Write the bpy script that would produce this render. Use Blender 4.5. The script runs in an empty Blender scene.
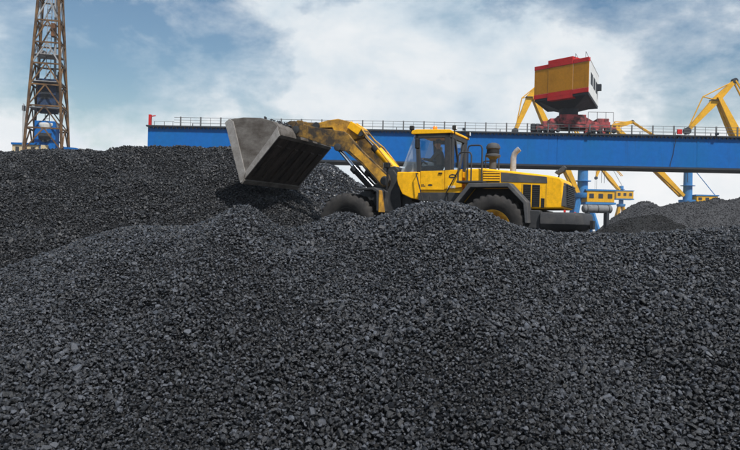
import bpy, bmesh, math, random
import numpy as np
from mathutils import Vector, Matrix

random.seed(7)
rng = np.random.default_rng(11)
scene = bpy.context.scene
COL = scene.collection
R = math.radians

# ------------------------------------------------------------------ camera
CAMZ = 2.6                      # camera height above the port ground
FPX = 700.0                     # focal length in photo pixels (photo 740 wide)
ROLL = math.atan(0.0244)        # the photographer held the camera slightly tilted
cam_data = bpy.data.cameras.new('camera')
cam_data.sensor_fit = 'HORIZONTAL'
cam_data.sensor_width = 36.0
cam_data.lens = FPX / 740.0 * 36.0
cam_data.clip_start = 0.1
cam_data.clip_end = 4000
cam = bpy.data.objects.new('camera', cam_data)
COL.objects.link(cam)
cr, sr = math.cos(ROLL), math.sin(ROLL)
cam.matrix_world = Matrix(((cr, -sr, 0, 0), (0, 0, -1, 0), (sr, cr, 0, CAMZ), (0, 0, 0, 1)))
scene.camera = cam

# ------------------------------------------------------------------ sky and sun
SUN_EL, SUN_AZ = R(55), R(154)   # azimuth clockwise from +Y: behind the camera, to the right
world = bpy.data.worlds.new('World')
scene.world = world
world.use_nodes = True
wt = world.node_tree
for n in list(wt.nodes):
    wt.nodes.remove(n)


def wnode(t, **kw):
    n = wt.nodes.new(t)
    for k, v in kw.items():
        setattr(n, k, v)
    return n


def wmath(op, a, b=None, clamp=False):
    n = wnode('ShaderNodeMath', operation=op, use_clamp=clamp)
    for i, q in enumerate((a, b)):
        if q is None:
            continue
        if isinstance(q, (int, float)):
            n.inputs[i].default_value = q
        else:
            wt.links.new(q, n.inputs[i])
    return n.outputs[0]


w_out = wnode('ShaderNodeOutputWorld')
w_bg = wnode('ShaderNodeBackground')
w_bg.inputs['Strength'].default_value = 0.068
w_sky = wnode('ShaderNodeTexSky', sky_type='NISHITA')
w_sky.sun_disc = False
w_sky.sun_elevation = SUN_EL
w_sky.sun_rotation = SUN_AZ
w_sky.air_density = 1.25
w_sky.dust_density = 0.1
w_sky.ozone_density = 0.4
w_tc = wnode('ShaderNodeTexCoord')
w_sep = wnode('ShaderNodeSeparateXYZ')
wt.links.new(w_tc.outputs['Generated'], w_sep.inputs[0])
# broken puffy cloud: noise on the view direction, flattened a little in height
CLOUD_OFF = (6.19, 6.1, 0.7)


def wnoise(scale, detail, rough, off, dist=0.0, flat=1.7):
    mp = wnode('ShaderNodeMapping')
    mp.inputs['Location'].default_value = off
    mp.inputs['Scale'].default_value = (1, 1, flat)
    wt.links.new(w_tc.outputs['Generated'], mp.inputs['Vector'])
    nz = wnode('ShaderNodeTexNoise')
    nz.inputs['Scale'].default_value = scale
    nz.inputs['Detail'].default_value = detail
    nz.inputs['Roughness'].default_value = rough
    nz.inputs['Distortion'].default_value = dist
    wt.links.new(mp.outputs[0], nz.inputs['Vector'])
    return nz.outputs['Fac']


def wramp(fac, stops):
    r = wnode('ShaderNodeValToRGB')
    r.color_ramp.interpolation = 'LINEAR'
    el = r.color_ramp.elements
    while len(el) < len(stops):
        el.new(0.5)
    for e, (p, c) in zip(el, stops):
        e.position = p
        e.color = c if len(c) == 4 else (*c, 1)
    wt.links.new(fac, r.inputs[0])
    return r.outputs['Color']


big = wnoise(1.9, 3, 0.5, CLOUD_OFF, 0.15)
puff = wnoise(7.5, 12, 0.60, (7.7, 1.3, 2.0), 0.12)
cover = wmath('ADD', wmath('MULTIPLY', big, 0.6), wmath('MULTIPLY', puff, 0.4))
# cloud closes up towards the horizon
hz = wmath('SUBTRACT', 1.0, wmath('MULTIPLY', w_sep.outputs[2], 3.6), True)
low = wmath('SUBTRACT', 1.0, wmath('MULTIPLY', w_sep.outputs[2], 7.0), True)
cover = wmath('ADD', wmath('ADD', cover, wmath('MULTIPLY', hz, 0.12)), wmath('MULTIPLY', low, 0.10))
mask = wramp(cover, [(0.44, (0.03, 0.03, 0.03)), (0.495, (0.42, 0.42, 0.42)), (0.55, (1, 1, 1))])
shade = wmath('ADD', wmath('MULTIPLY', wnoise(5.0, 11, 0.6, (1.9, 5.2, 4.0), 0.15), 0.6), wmath('MULTIPLY', wnoise(2.1, 4, 0.5, (4.4, 0.7, 1.0), 0.2), 0.4))
shade = wmath('ADD', shade, wmath('MULTIPLY', hz, 0.10))
ccol = wramp(shade, [(0.40, (4.0, 5.5, 6.9)), (0.49, (7.2, 8.2, 9.0)), (0.57, (9.0, 9.45, 9.8)), (0.68, (10.4, 10.5, 10.6))])
w_mix = wnode('ShaderNodeMix', data_type='RGBA')
wt.links.new(mask, w_mix.inputs[0])
w_hs = wnode('ShaderNodeHueSaturation')
w_hs.inputs['Saturation'].default_value = 1.3
w_hs.inputs['Value'].default_value = 0.92
wt.links.new(w_sky.outputs[0], w_hs.inputs['Color'])
wt.links.new(w_hs.outputs[0], w_mix.inputs[6])
wt.links.new(ccol, w_mix.inputs[7])
wt.links.new(w_mix.outputs[2], w_bg.inputs['Color'])
wt.links.new(w_bg.outputs[0], w_out.inputs[0])

sun_d = bpy.data.lights.new('sun', 'SUN')
sun_d.energy = 4.2
sun_d.angle = R(3)
sun_d.color = (1.0, 0.965, 0.92)
sun = bpy.data.objects.new('sun', sun_d)
COL.objects.link(sun)
sdir = Vector((math.sin(SUN_AZ) * math.cos(SUN_EL), math.cos(SUN_AZ) * math.cos(SUN_EL), math.sin(SUN_EL)))
sun.rotation_euler = sdir.to_track_quat('Z', 'Y').to_euler()
sun.location = sdir * 60

vs = scene.view_settings
vs.view_transform = 'Standard'
vs.look = 'None'
vs.exposure = 0.42
vs.gamma = 1.0
vs.use_curve_mapping = False
scene.cycles.max_bounces = 6
scene.cycles.transparent_max_bounces = 12


def at(px, py, Y):
    """world point at depth Y for a place measured in the 740x450 photograph"""
    dx, dy = px - 370.0, 225.0 - py
    return Vector(((dx * cr - dy * sr) / FPX * Y, Y, (dx * sr + dy * cr) / FPX * Y + CAMZ))


# ------------------------------------------------------------------ mesh helpers
class MB:
    def __init__(self):
        self.v, self.f = [], []

    def add(self, vs, fs):
        b = len(self.v)
        self.v += [tuple(p) for p in vs]
        self.f += [tuple(b + i for i in q) for q in fs]
        return self

    def box(self, x0, x1, y0, y1, z0, z1):
        return self.add([(x, y, z) for z in (z0, z1) for y in (y0, y1) for x in (x0, x1)],
                        [(0, 2, 3, 1), (4, 5, 7, 6), (0, 1, 5, 4), (2, 6, 7, 3), (0, 4, 6, 2), (1, 3, 7, 5)])

    def prism(self, poly, a, b, axis='y'):
        n = len(poly)
        def pt(p, t):
            return {'y': (p[0], t, p[1]), 'z': (p[0], p[1], t), 'x': (t, p[0], p[1])}[axis]
        vs = [pt(p, a) for p in poly] + [pt(p, b) for p in poly]
        fs = [tuple(range(n)), tuple(range(2 * n - 1, n - 1, -1))]
        fs += [(i, n + i, n + (i + 1) % n, (i + 1) % n) for i in range(n)]
        return self.add(vs, fs)

    def bar(self, a, b, w, h=None, up=(0, 0, 1)):
        a, b = Vector(a), Vector(b)
        h = w if h is None else h
        d = (b - a).normalized()
        u = Vector(up)
        if abs(d.dot(u)) > 0.98:
            u = Vector((0, 1, 0))
        s = d.cross(u).normalized() * w / 2
        t = s.cross(d).normalized() * h / 2
        vs = [p + i * s + j * t for p in (a, b) for i, j in ((-1, -1), (1, -1), (1, 1), (-1, 1))]
        return self.add(vs, [(0, 1, 2, 3), (7, 6, 5, 4), (0, 4, 5, 1), (1, 5, 6, 2), (2, 6, 7, 3), (3, 7, 4, 0)])

    def tube(self, pts, r, n=8):
        pts = [Vector(p) for p in pts]
        rr = r if isinstance(r, (list, tuple)) else [r] * len(pts)
        rings = []
        nrm = None
        for i, p in enumerate(pts):
            d = (pts[min(i + 1, len(pts) - 1)] - pts[max(i - 1, 0)]).normalized()
            if nrm is None:
                nrm = d.orthogonal().normalized()
            else:
                nrm = (nrm - d * nrm.dot(d)).normalized()
            bi = d.cross(nrm)
            rings.append([p + (nrm * math.cos(2 * math.pi * k / n) + bi * math.sin(2 * math.pi * k / n)) * rr[i] for k in range(n)])
        vs = [q for ring in rings for q in ring]
        fs = []
        for i in range(len(pts) - 1):
            for k in range(n):
                k2 = (k + 1) % n
                fs.append((i * n + k, i * n + k2, (i + 1) * n + k2, (i + 1) * n + k))
        fs.append(tuple(range(n - 1, -1, -1)))
        m = (len(pts) - 1) * n
        fs.append(tuple(m + k for k in range(n)))
        return self.add(vs, fs)

    def lathe(self, prof, center=(0, 0, 0), axis='z', n=24, mod=None):
        """prof: (radius, height) pairs, closed by its own ends if radius 0"""
        c = Vector(center)
        vs, fs = [], []
        for k in range(n):
            a = 2 * math.pi * k / n
            for j, (r, h) in enumerate(prof):
                if mod:
                    r = mod(j, k, r)
                x, y = r * math.cos(a), r * math.sin(a)
                vs.append(c + Vector({'z': (x, y, h), 'y': (x, h, y), 'x': (h, x, y)}[axis]))
        m = len(prof)
        for k in range(n):
            k2 = (k + 1) % n
            for j in range(m - 1):
                fs.append((k * m + j, k2 * m + j, k2 * m + j + 1, k * m + j + 1))
        return self.add(vs, fs)

    def build(self, name, mat, parent=None, smooth=None, bevel=0.0, seg=2):
        bm = bmesh.new()
        bv = [bm.verts.new(p) for p in self.v]
        for q in self.f:
            try:
                bm.faces.new([bv[i] for i in q])
            except ValueError:
                pass
        bmesh.ops.remove_doubles(bm, verts=bm.verts, dist=1e-5)
        bmesh.ops.recalc_face_normals(bm, faces=bm.faces)
        me = bpy.data.meshes.new(name)
        bm.to_mesh(me)
        bm.free()
        me.materials.append(mat)
        if smooth:
            me.polygons.foreach_set('use_smooth', [True] * len(me.polygons))
            me.set_sharp_from_angle(angle=R(smooth))
        o = bpy.data.objects.new(name, me)
        COL.objects.link(o)
        if parent is not None:
            o.parent = parent
        if bevel:
            b = o.modifiers.new('bevel', 'BEVEL')
            b.width = bevel
            b.segments = seg
            b.limit_method = 'ANGLE'
            b.angle_limit = R(35)
            b.harden_normals = True
            if not smooth:
                me.polygons.foreach_set('use_smooth', [True] * len(me.polygons))
                me.set_sharp_from_angle(angle=R(30))
        return o


def tag(o, label, cat=None, group=None, kind=None):
    o['label'] = label
    if cat:
        o['category'] = cat
    if group:
        o['group'] = group
    if kind:
        o['kind'] = kind
    return o


def empty(name, loc, label=None, cat=None, group=None, rot=(0, 0, 0)):
    o = bpy.data.objects.new(name, None)
    o.empty_display_size = 0.3
    COL.objects.link(o)
    o.location = loc
    o.rotation_euler = rot
    if label:
        tag(o, label, cat, group)
    return o


def dup(o, parent=None, **kw):
    c = o.copy()
    COL.objects.link(c)
    c.parent = parent
    for ch in list(o.children):
        dup(ch, c)
    for k, v in kw.items():
        setattr(c, k, v)
    return c


# ------------------------------------------------------------------ materials
def mat_base(name, color, rough=0.5, metal=0.0, spec=0.5):
    m = bpy.data.materials.new(name)
    m.use_nodes = True
    nt = m.node_tree
    b = nt.nodes['Principled BSDF']
    b.inputs['Base Color'].default_value = (*color, 1)
    b.inputs['Roughness'].default_value = rough
    b.inputs['Metallic'].default_value = metal
    b.inputs['Specular IOR Level'].default_value = spec
    return m, nt, b


def nd(nt, t, **kw):
    n = nt.nodes.new(t)
    for k, v in kw.items():
        setattr(n, k, v)
    return n


def noise(nt, scale, detail=6, rough=0.6, vec=None, stretch=None):
    tc = nd(nt, 'ShaderNodeTexCoord')
    src = tc.outputs['Object']
    if stretch:
        mp = nd(nt, 'ShaderNodeMapping')
        mp.inputs['Scale'].default_value = stretch
        nt.links.new(src, mp.inputs['Vector'])
        src = mp.outputs[0]
    n = nd(nt, 'ShaderNodeTexNoise')
    n.inputs['Scale'].default_value = scale
    n.inputs['Detail'].default_value = detail
    n.inputs['Roughness'].default_value = rough
    nt.links.new(src, n.inputs['Vector'])
    return n.outputs['Fac']


def ramp(nt, fac, stops):
    r = nd(nt, 'ShaderNodeValToRGB')
    el = r.color_ramp.elements
    while len(el) < len(stops):
        el.new(0.5)
    for e, (p, c) in zip(el, stops):
        e.position = p
        e.color = (*c, 1)
    nt.links.new(fac, r.inputs[0])
    return r.outputs['Color']


def mix(nt, fac, a, b):
    m = nd(nt, 'ShaderNodeMix', data_type='RGBA')
    for i, q in ((0, fac), (6, a), (7, b)):
        if isinstance(q, (int, float)):
            m.inputs[i].default_value = q
        elif isinstance(q, tuple):
            m.inputs[i].default_value = (*q, 1)
        else:
            nt.links.new(q, m.inputs[i])
    return m.outputs[2]


def painted(name, color, dirt=(0.06, 0.045, 0.03), lo=0.52, hi=0.75, scale=1.6, rough=0.42, bump=0.02, stretch=None, amount=1.0, spec=0.3):
    """paint with grime and scuffs of its own"""
    m, nt, b = mat_base(name, color, rough, 0.0, spec)
    n1 = noise(nt, scale, 8, 0.65, stretch=stretch)
    d = ramp(nt, n1, [(lo, (0, 0, 0)), (hi, (amount,) * 3)])
    n2 = noise(nt, scale * 7, 5, 0.6)
    tone = mix(nt, ramp(nt, n2, [(0.35, (0, 0, 0)), (0.7, (1, 1, 1))]), tuple(c * 0.86 for c in color), tuple(min(1, c * 1.06) for c in color))
    spk = ramp(nt, noise(nt, scale * 16, 3, 0.7), [(0.60, (0, 0, 0)), (0.72, (0.5 * amount,) * 3)])
    drip = ramp(nt, noise(nt, scale * 3.2, 6, 0.65, stretch=(1, 1, 0.14)), [(0.56, (0, 0, 0)), (0.74, (0.45 * amount,) * 3)])
    c_ = mix(nt, drip, mix(nt, d, tone, dirt), tuple(q * 0.8 for q in dirt))
    nt.links.new(mix(nt, spk, c_, tuple(q * 0.5 for q in dirt)), b.inputs['Base Color'])
    nt.links.new(ramp(nt, n1, [(0.3, (rough,) * 3), (0.75, (min(1, rough + 0.35),) * 3)]), b.inputs['Roughness'])
    bp = nd(nt, 'ShaderNodeBump')
    bp.inputs['Strength'].default_value = 0.25
    bp.inputs['Distance'].default_value = bump
    nt.links.new(n2, bp.inputs['Height'])
    nt.links.new(bp.outputs[0], b.inputs['Normal'])
    return m


M = {}
M['yellow'] = painted('loader_yellow', (0.88, 0.445, 0.003), dirt=(0.16, 0.09, 0.02), lo=0.56, hi=0.9, scale=1.4, rough=0.36, amount=0.6)
M['yellow_dirty'] = painted('dirty_yellow', (0.62, 0.32, 0.03), dirt=(0.10, 0.06, 0.03), lo=0.40, hi=0.62, scale=2.2, rough=0.5, amount=0.9)
M['grime'] = painted('grimy_arm', (0.30, 0.165, 0.03), dirt=(0.04, 0.032, 0.025), lo=0.34, hi=0.56, scale=2.6, rough=0.6)
M['dark'] = painted('dark_grey_paint', (0.035, 0.037, 0.04), dirt=(0.10, 0.095, 0.09), lo=0.55, hi=0.85, scale=2.5, rough=0.5, amount=0.8)
M['charcoal'] = painted('charcoal_cast', (0.062, 0.064, 0.068), dirt=(0.13, 0.12, 0.11), lo=0.5, hi=0.85, scale=2.0, rough=0.55)
M['black'] = painted('black_part', (0.012, 0.012, 0.013), dirt=(0.04, 0.038, 0.035), lo=0.5, hi=0.8, scale=3, rough=0.5)
M['rubber'] = painted('tyre_rubber', (0.022, 0.021, 0.021), dirt=(0.06, 0.055, 0.05), lo=0.42, hi=0.8, scale=3.0, rough=0.8, bump=0.01)
M['chrome'] = mat_base('polished_rod', (0.75, 0.76, 0.78), 0.18, 1.0)[0]
M['steelpipe'] = painted('exhaust_steel', (0.36, 0.36, 0.36), dirt=(0.15, 0.12, 0.1), lo=0.45, hi=0.8, scale=6, rough=0.4)
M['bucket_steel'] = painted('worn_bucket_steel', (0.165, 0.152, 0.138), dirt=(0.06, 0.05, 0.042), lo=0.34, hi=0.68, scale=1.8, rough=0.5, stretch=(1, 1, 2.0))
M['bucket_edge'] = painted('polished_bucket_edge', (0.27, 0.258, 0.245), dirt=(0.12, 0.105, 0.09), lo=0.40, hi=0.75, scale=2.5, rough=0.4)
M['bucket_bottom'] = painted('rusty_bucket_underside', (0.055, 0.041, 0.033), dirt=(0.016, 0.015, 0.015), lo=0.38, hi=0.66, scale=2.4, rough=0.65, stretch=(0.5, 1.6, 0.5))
M['blue'] = painted('bridge_blue', (0.0005, 0.098, 0.345), dirt=(0.003, 0.11, 0.23), lo=0.45, hi=0.85, scale=0.22, rough=0.55, stretch=(1, 1, 0.35), amount=0.8, spec=0.15)
bn = M['blue'].node_tree
bb = bn.nodes['Principled BSDF']
cur = bb.inputs['Base Color'].links[0].from_socket
st = ramp(bn, noise(bn, 1.0, 8, 0.7, stretch=(2.2, 2.2, 0.10)), [(0.56, (0, 0, 0)), (0.72, (0.55, 0.55, 0.55))])
pt = ramp(bn, noise(bn, 0.9, 7, 0.7), [(0.66, (0, 0, 0)), (0.74, (0.8, 0.8, 0.8))])
bn.links.new(mix(bn, pt, mix(bn, st, cur, (0.012, 0.055, 0.14)), (0.06, 0.05, 0.045)), bb.inputs['Base Color'])
M['crane_blue'] = painted('crane_blue', (0.03, 0.17, 0.40), dirt=(0.05, 0.09, 0.14), lo=0.5, hi=0.85, scale=0.3, rough=0.55)
M['crane_yellow'] = painted('crane_yellow', (0.64, 0.33, 0.006), dirt=(0.28, 0.15, 0.02), lo=0.5, hi=0.85, scale=0.4, rough=0.5)
M['house_yellow'] = painted('house_yellow', (0.43, 0.18, 0.002), dirt=(0.24, 0.10, 0.005), lo=0.5, hi=0.9, scale=0.5, rough=0.55)
M['red'] = painted('crane_red', (0.46, 0.012, 0.012), dirt=(0.2, 0.02, 0.02), lo=0.5, hi=0.9, scale=0.6, rough=0.5)
M['bogie_red'] = painted('faded_red', (0.42, 0.07, 0.075), dirt=(0.035, 0.025, 0.025), lo=0.40, hi=0.6, scale=1.0, rough=0.6)
M['white'] = painted('white_paint', (0.72, 0.72, 0.70), dirt=(0.4, 0.38, 0.33), lo=0.5, hi=0.9, scale=0.7, rough=0.5)
M['railing'] = painted('railing_grey', (0.11, 0.115, 0.12), dirt=(0.07, 0.05, 0.04), lo=0.5, hi=0.8, scale=2, rough=0.6)
M['flange'] = painted('flange_dark', (0.022, 0.028, 0.036), dirt=(0.05, 0.045, 0.04), lo=0.5, hi=0.8, scale=0.8, rough=0.6)
M['lattice'] = painted('weathered_ochre_steel', (0.16, 0.085, 0.03), dirt=(0.05, 0.03, 0.018), lo=0.38, hi=0.62, scale=0.5, rough=0.65)
M['lattice_pale'] = painted('grey_steel', (0.26, 0.27, 0.28), dirt=(0.14, 0.11, 0.09), lo=0.45, hi=0.75, scale=0.6, rough=0.6)
M['rust'] = painted('rust_brown', (0.16, 0.07, 0.03), dirt=(0.07, 0.04, 0.025), lo=0.4, hi=0.7, scale=1, rough=0.8)
M['navy'] = painted('dark_blue_house', (0.006, 0.035, 0.10), dirt=(0.02, 0.02, 0.02), lo=0.4, hi=0.7, scale=0.8, rough=0.6)
M['sand'] = painted('sandy_wall', (0.50, 0.40, 0.24), dirt=(0.3, 0.24, 0.15), lo=0.5, hi=0.85, scale=0.5, rough=0.8)
M['orange'] = mat_base('amber_lens', (0.8, 0.22, 0.02), 0.2)[0]
M['redlens'] = mat_base('red_lens', (0.6, 0.02, 0.015), 0.2)[0]
M['lens'] = mat_base('lamp_lens', (0.75, 0.76, 0.78), 0.12)[0]
M['seat'] = mat_base('seat_fabric', (0.03, 0.03, 0.033), 0.9)[0]
M['decal'] = mat_base('dark_decal', (0.03, 0.028, 0.022), 0.5)[0]
M['decal_white'] = mat_base('pale_decal', (0.72, 0.70, 0.62), 0.5)[0]
M['skin'] = mat_base('skin', (0.40, 0.22, 0.15), 0.55)[0]
M['jacket'] = mat_base('jacket_cloth', (0.055, 0.06, 0.065), 0.85)[0]
M['trousers'] = mat_base('trouser_cloth', (0.025, 0.028, 0.035), 0.9)[0]
M['hair'] = mat_base('dark_hair', (0.014, 0.011, 0.009), 0.6)[0]


def glass_mat(name, tint, alpha):
    m = bpy.data.materials.new(name)
    m.use_nodes = True
    nt = m.node_tree
    nt.nodes.clear()
    out = nd(nt, 'ShaderNodeOutputMaterial')
    tr = nd(nt, 'ShaderNodeBsdfTransparent')
    tr.inputs[0].default_value = (*tint, 1)
    gl = nd(nt, 'ShaderNodeBsdfGlossy')
    gl.inputs['Roughness'].default_value = 0.03
    gl.inputs['Color'].default_value = (0.9, 0.95, 1, 1)
    df = nd(nt, 'ShaderNodeBsdfDiffuse')
    df.inputs['Color'].default_value = (0.62, 0.66, 0.70, 1)
    lw = nd(nt, 'ShaderNodeLayerWeight')
    lw.inputs['Blend'].default_value = 0.5
    pw = nd(nt, 'ShaderNodeMath', operation='POWER')
    nt.links.new(lw.outputs['Facing'], pw.inputs[0])
    pw.inputs[1].default_value = 4.0
    fr = nd(nt, 'ShaderNodeMath', operation='MULTIPLY_ADD')
    nt.links.new(pw.outputs[0], fr.inputs[0])
    fr.inputs[1].default_value = 0.6
    fr.inputs[2].default_value = 0.025
    s1 = nd(nt, 'ShaderNodeMixShader')
    s1.inputs[0].default_value = alpha
    nt.links.new(tr.outputs[0], s1.inputs[1])
    nt.links.new(df.outputs[0], s1.inputs[2])
    s2 = nd(nt, 'ShaderNodeMixShader')
    nt.links.new(fr.outputs[0], s2.inputs[0])
    nt.links.new(s1.outputs[0], s2.inputs[1])
    nt.links.new(gl.outputs[0], s2.inputs[2])
    nt.links.new(s2.outputs[0], out.inputs[0])
    return m


M['glass'] = glass_mat('cab_glass', (0.93, 0.96, 0.97), 0.0)
M['glass_sky'] = glass_mat('painted_sky_glass', (0.86, 0.92, 0.95), 0.22)  # pale diffuse share paints the sky's reflection into the corner panes


def coal_mat(name, c0, c1, rough, per_lump=True, bumpscale=40.0):
    m, nt, b = mat_base(name, c0, rough)
    if per_lump:
        oi = nd(nt, 'ShaderNodeObjectInfo')
        f = oi.outputs['Random']
    else:
        f = noise(nt, 1.1, 8, 0.65)
    mid = tuple((p + q) / 2 * 0.66 for p, q in zip(c0, c1))
    nt.links.new(ramp(nt, f, [(0.05, c0), (0.7, mid), (1.0, c1)]), b.inputs['Base Color'])
    nz = noise(nt, bumpscale, 5, 0.65)
    nt.links.new(ramp(nt, nz, [(0.3, (rough - 0.1,) * 3), (0.7, (rough + 0.18,) * 3)]), b.inputs['Roughness'])
    bp = nd(nt, 'ShaderNodeBump')
    bp.inputs['Strength'].default_value = 0.5
    bp.inputs['Distance'].default_value = 0.008 if per_lump else 0.12
    nt.links.new(nz, bp.inputs['Height'])
    nt.links.new(bp.outputs[0], b.inputs['Normal'])
    return m


M['coal'] = coal_mat('coal_lump', (0.0045, 0.005, 0.0062), (0.068, 0.074, 0.088), 0.31)
M['coal_shaded'] = coal_mat('shaded_coal_lump', (0.004, 0.0044, 0.0054), (0.026, 0.028, 0.033), 0.48)  # darker copy of the coal: shade on the left pile painted into its colour
M['coal_base'] = coal_mat('coal_fines', (0.006, 0.0065, 0.008), (0.012, 0.0125, 0.015), 0.8, False, 30)
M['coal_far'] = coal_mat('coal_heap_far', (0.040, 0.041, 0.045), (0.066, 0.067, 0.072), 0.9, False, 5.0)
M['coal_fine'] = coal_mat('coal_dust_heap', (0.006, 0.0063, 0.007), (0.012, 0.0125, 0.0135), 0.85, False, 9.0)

# ground
gm, gnt, gb = mat_base('yard_ground', (0.06, 0.058, 0.055), 0.9)
gnt.links.new(ramp(gnt, noise(gnt, 0.08, 8, 0.7), [(0.3, (0.035, 0.035, 0.036)), (0.7, (0.12, 0.115, 0.105))]), gb.inputs['Base Color'])
M['ground'] = gm

# ------------------------------------------------------------------ ground sheet
g = MB().add([(-2500, -300, 0), (2500, -300, 0), (2500, 3500, 0), (-2500, 3500, 0)], [(0, 1, 2, 3)]).build('ground', M['ground'])
tag(g, 'dusty grey port ground under the coal piles and cranes', kind='structure')

# ------------------------------------------------------------------ coal terrain
_tab = rng.random((257, 257))


def vnoise(x, y, s=1.0, off=0.0):
    x = np.asarray(x) / s + 40.3 + off * 17.7
    y = np.asarray(y) / s + 91.7 + off * 5.3
    xi, yi = np.floor(x).astype(int), np.floor(y).astype(int)
    fx, fy = x - xi, y - yi
    fx, fy = fx * fx * (3 - 2 * fx), fy * fy * (3 - 2 * fy)
    t = lambda a, b: _tab[a % 257, b % 257]
    v = t(xi, yi) * (1 - fx) * (1 - fy) + t(xi + 1, yi) * fx * (1 - fy) + t(xi, yi + 1) * (1 - fx) * fy + t(xi + 1, yi + 1) * fx * fy
    return v * 2 - 1


def prof(points, Y):
    a = [at(px, py, Y) for px, py in points]
    return np.array([p.x for p in a]), np.array([p.z for p in a])


def smin(a, b, k=0.25):
    h = np.clip(0.5 + 0.5 * (b - a) / k, 0, 1)
    return b * (1 - h) + a * h - k * h * (1 - h)


FLOOR = CAMZ - 0.975            # level on which the loader stands
YC = 10.5
fx_, fz_ = prof([(-120, 300), (-50, 283), (0, 270), (33, 258), (67, 246), (117, 233), (140, 228.5), (170, 227), (200, 225), (222, 218), (240, 210.5), (252, 207.5),
                 (267, 216), (283, 225), (300, 223), (320, 217), (343, 210.5), (356, 213), (368, 216.5), (387, 211.5), (407, 206), (430, 203.5), (453, 206), (463, 207.5),
                 (480, 211.5), (501, 219.5), (523, 224.5), (550, 229), (583, 230), (605, 231), (640, 231), (680, 228.5), (740, 227.5), (800, 226), (880, 235)], YC)


def h_front(x, y):
    x, y = np.asarray(x, float), np.asarray(y, float)
    # ridge line wanders a little in depth
    yc = YC + 0.4 * vnoise(x, 0 * x, 1.5, 1)
    # read the ridge profile along the line of sight through its crest, smoothed
    c = sum(np.interp(x + d, fx_, fz_) for d in (-0.12, 0, 0.12)) / 3
    base = np.interp(x, fx_, np.convolve(np.pad(fz_, 4, mode='edge'), np.ones(9) / 9, 'valid'))
    s = yc - y
    # small bumps of the ridge fade down the slope into a broader face
    k = np.exp(-np.clip(s, 0, 9) / 4.5)
    crest = base + 1.55 * (c - base) * np.where(s > 0, k, np.exp(np.clip(s, -9, 0) / 1.2))
    front = crest - 0.22 * (np.sqrt(s * s + 0.3) - 0.548) - 0.040 * s * np.abs(s)
    back = crest - 0.52 * (np.sqrt(s * s + 0.35) - 0.59)
    z = np.where(s > 0, front, back)
    z = z + 0.13 * vnoise(x + 0.4 * y, y * 0.6, 1.5, 2) * np.clip(s / 1.5, 0, 1) + 0.035 * vnoise(x, y, 0.5, 3) * np.clip(s / 1.0, 0.3, 1) + 0.012 * vnoise(x, y, 0.17, 4)
    fl = FLOOR - 1.7 * np.clip((-x - 2.5) / 4, 0, 1) + 0.06 * vnoise(x, y, 1.9, 5)
    floor = np.where(y > yc, fl, -0.3)
    return np.maximum(z - 0.055, floor)


lx_, lz_ = prof([(-160, 160), (-60, 155), (0, 152), (40, 151.5), (67, 151.5), (90, 152.5), (107, 153), (120, 151), (133, 149), (160, 148.5), (187, 148), (205, 150), (213, 150), (230, 146), (260, 148), (300, 150)], 29.0)


def h_left(x, y):
    x, y = np.asarray(x, float), np.asarray(y, float)
    yc = 30 + np.minimum(x + 3, 0) * 0.28 + 0.6 * vnoise(x, 0 * x, 3.0, 6)
    c = np.interp(x * 29.0 / yc, lx_, lz_)
    c = CAMZ + (c - CAMZ) * yc / 29.0
    s = yc - y
    z = np.where(s > 0, c - np.interp(x, [-14, -5], [0.40, 0.52]) * (np.sqrt(s * s + 1.0) - 1.0), c - 0.55 * (np.sqrt(s * s + 0.4) - 0.63))
    flank = CAMZ + 0.75 - 0.78 * (x + 2.5 + 0.35 * vnoise(0 * y, y, 2.1, 7))
    z = smin(z, flank, 0.7)
    return z + 0.12 * vnoise(x, y, 1.6, 8) + 0.06 * vnoise(x, y, 0.6, 9) + 0.02 * vnoise(x, y, 0.2, 10)


bx_, bz_ = prof([(180, 172), (240, 168), (290, 166), (312, 165), (326, 164), (336, 168.7), (346, 176), (356, 183), (364, 188), (400, 214), (440, 245)], 37.0)


def h_back(x, y):
    x, y = np.asarray(x, float), np.asarray(y, float)
    s = 37 - y
    c = np.interp(x, bx_, bz_)
    z = np.where(s > 0, c - 0.5 * (np.sqrt(s * s + 1.2) - 1.1), c - 0.55 * (np.sqrt(s * s + 0.4) - 0.63))
    return z + 0.1 * vnoise(x, y, 1.4, 11) + 0.05 * vnoise(x, y, 0.5, 12)


def terrain(name, hf, x0, x1, y0, y1, step, mat, zmin=-0.6, sink=0.0):
    xs = np.arange(x0, x1 + step / 2, step)
    ys = np.arange(y0, y1 + step / 2, step)
    X, Y = np.meshgrid(xs, ys)
    Z = np.maximum(hf(X, Y) - sink, zmin)
    # skirt: the rim goes down into the ground
    Z[0, :] = Z[-1, :] = np.minimum(Z[0, :], zmin)
    Z[:, 0] = Z[:, -1] = zmin
    co = np.stack([X, Y, Z], -1).reshape(-1, 3)
    nx, ny = len(xs), len(ys)
    i = (np.arange(ny - 1)[:, None] * nx + np.arange(nx - 1)[None, :]).ravel()
    fc = np.stack([i, i + 1, i + nx + 1, i + nx], -1)
    me = bpy.data.meshes.new(name)
    me.from_pydata(co.tolist(), [], fc.tolist())
    me.polygons.foreach_set('use_smooth', [True] * len(me.polygons))
    me.materials.append(mat)
    o = bpy.data.objects.new(name, me)
    COL.objects.link(o)
    return o


mound = tag(terrain('coal_mound', h_front, -13, 14, 0.5, 40, 0.12, M['coal_base'], sink=0.045), 'broad foreground mound of loose black coal filling the lower picture', kind='structure')
pile_l = tag(terrain('coal_pile', h_left, -32, 4, 11, 38, 0.16, M['coal_base'], sink=0.06), 'tall coal pile at left, rising behind the raised bucket', kind='structure')
pile_b = tag(terrain('coal_pile', h_back, -16, 6, 28, 44, 0.2, M['coal_base'], sink=0.05), 'smaller coal pile seen between the bucket and the lift arms', kind='structure')

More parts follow.
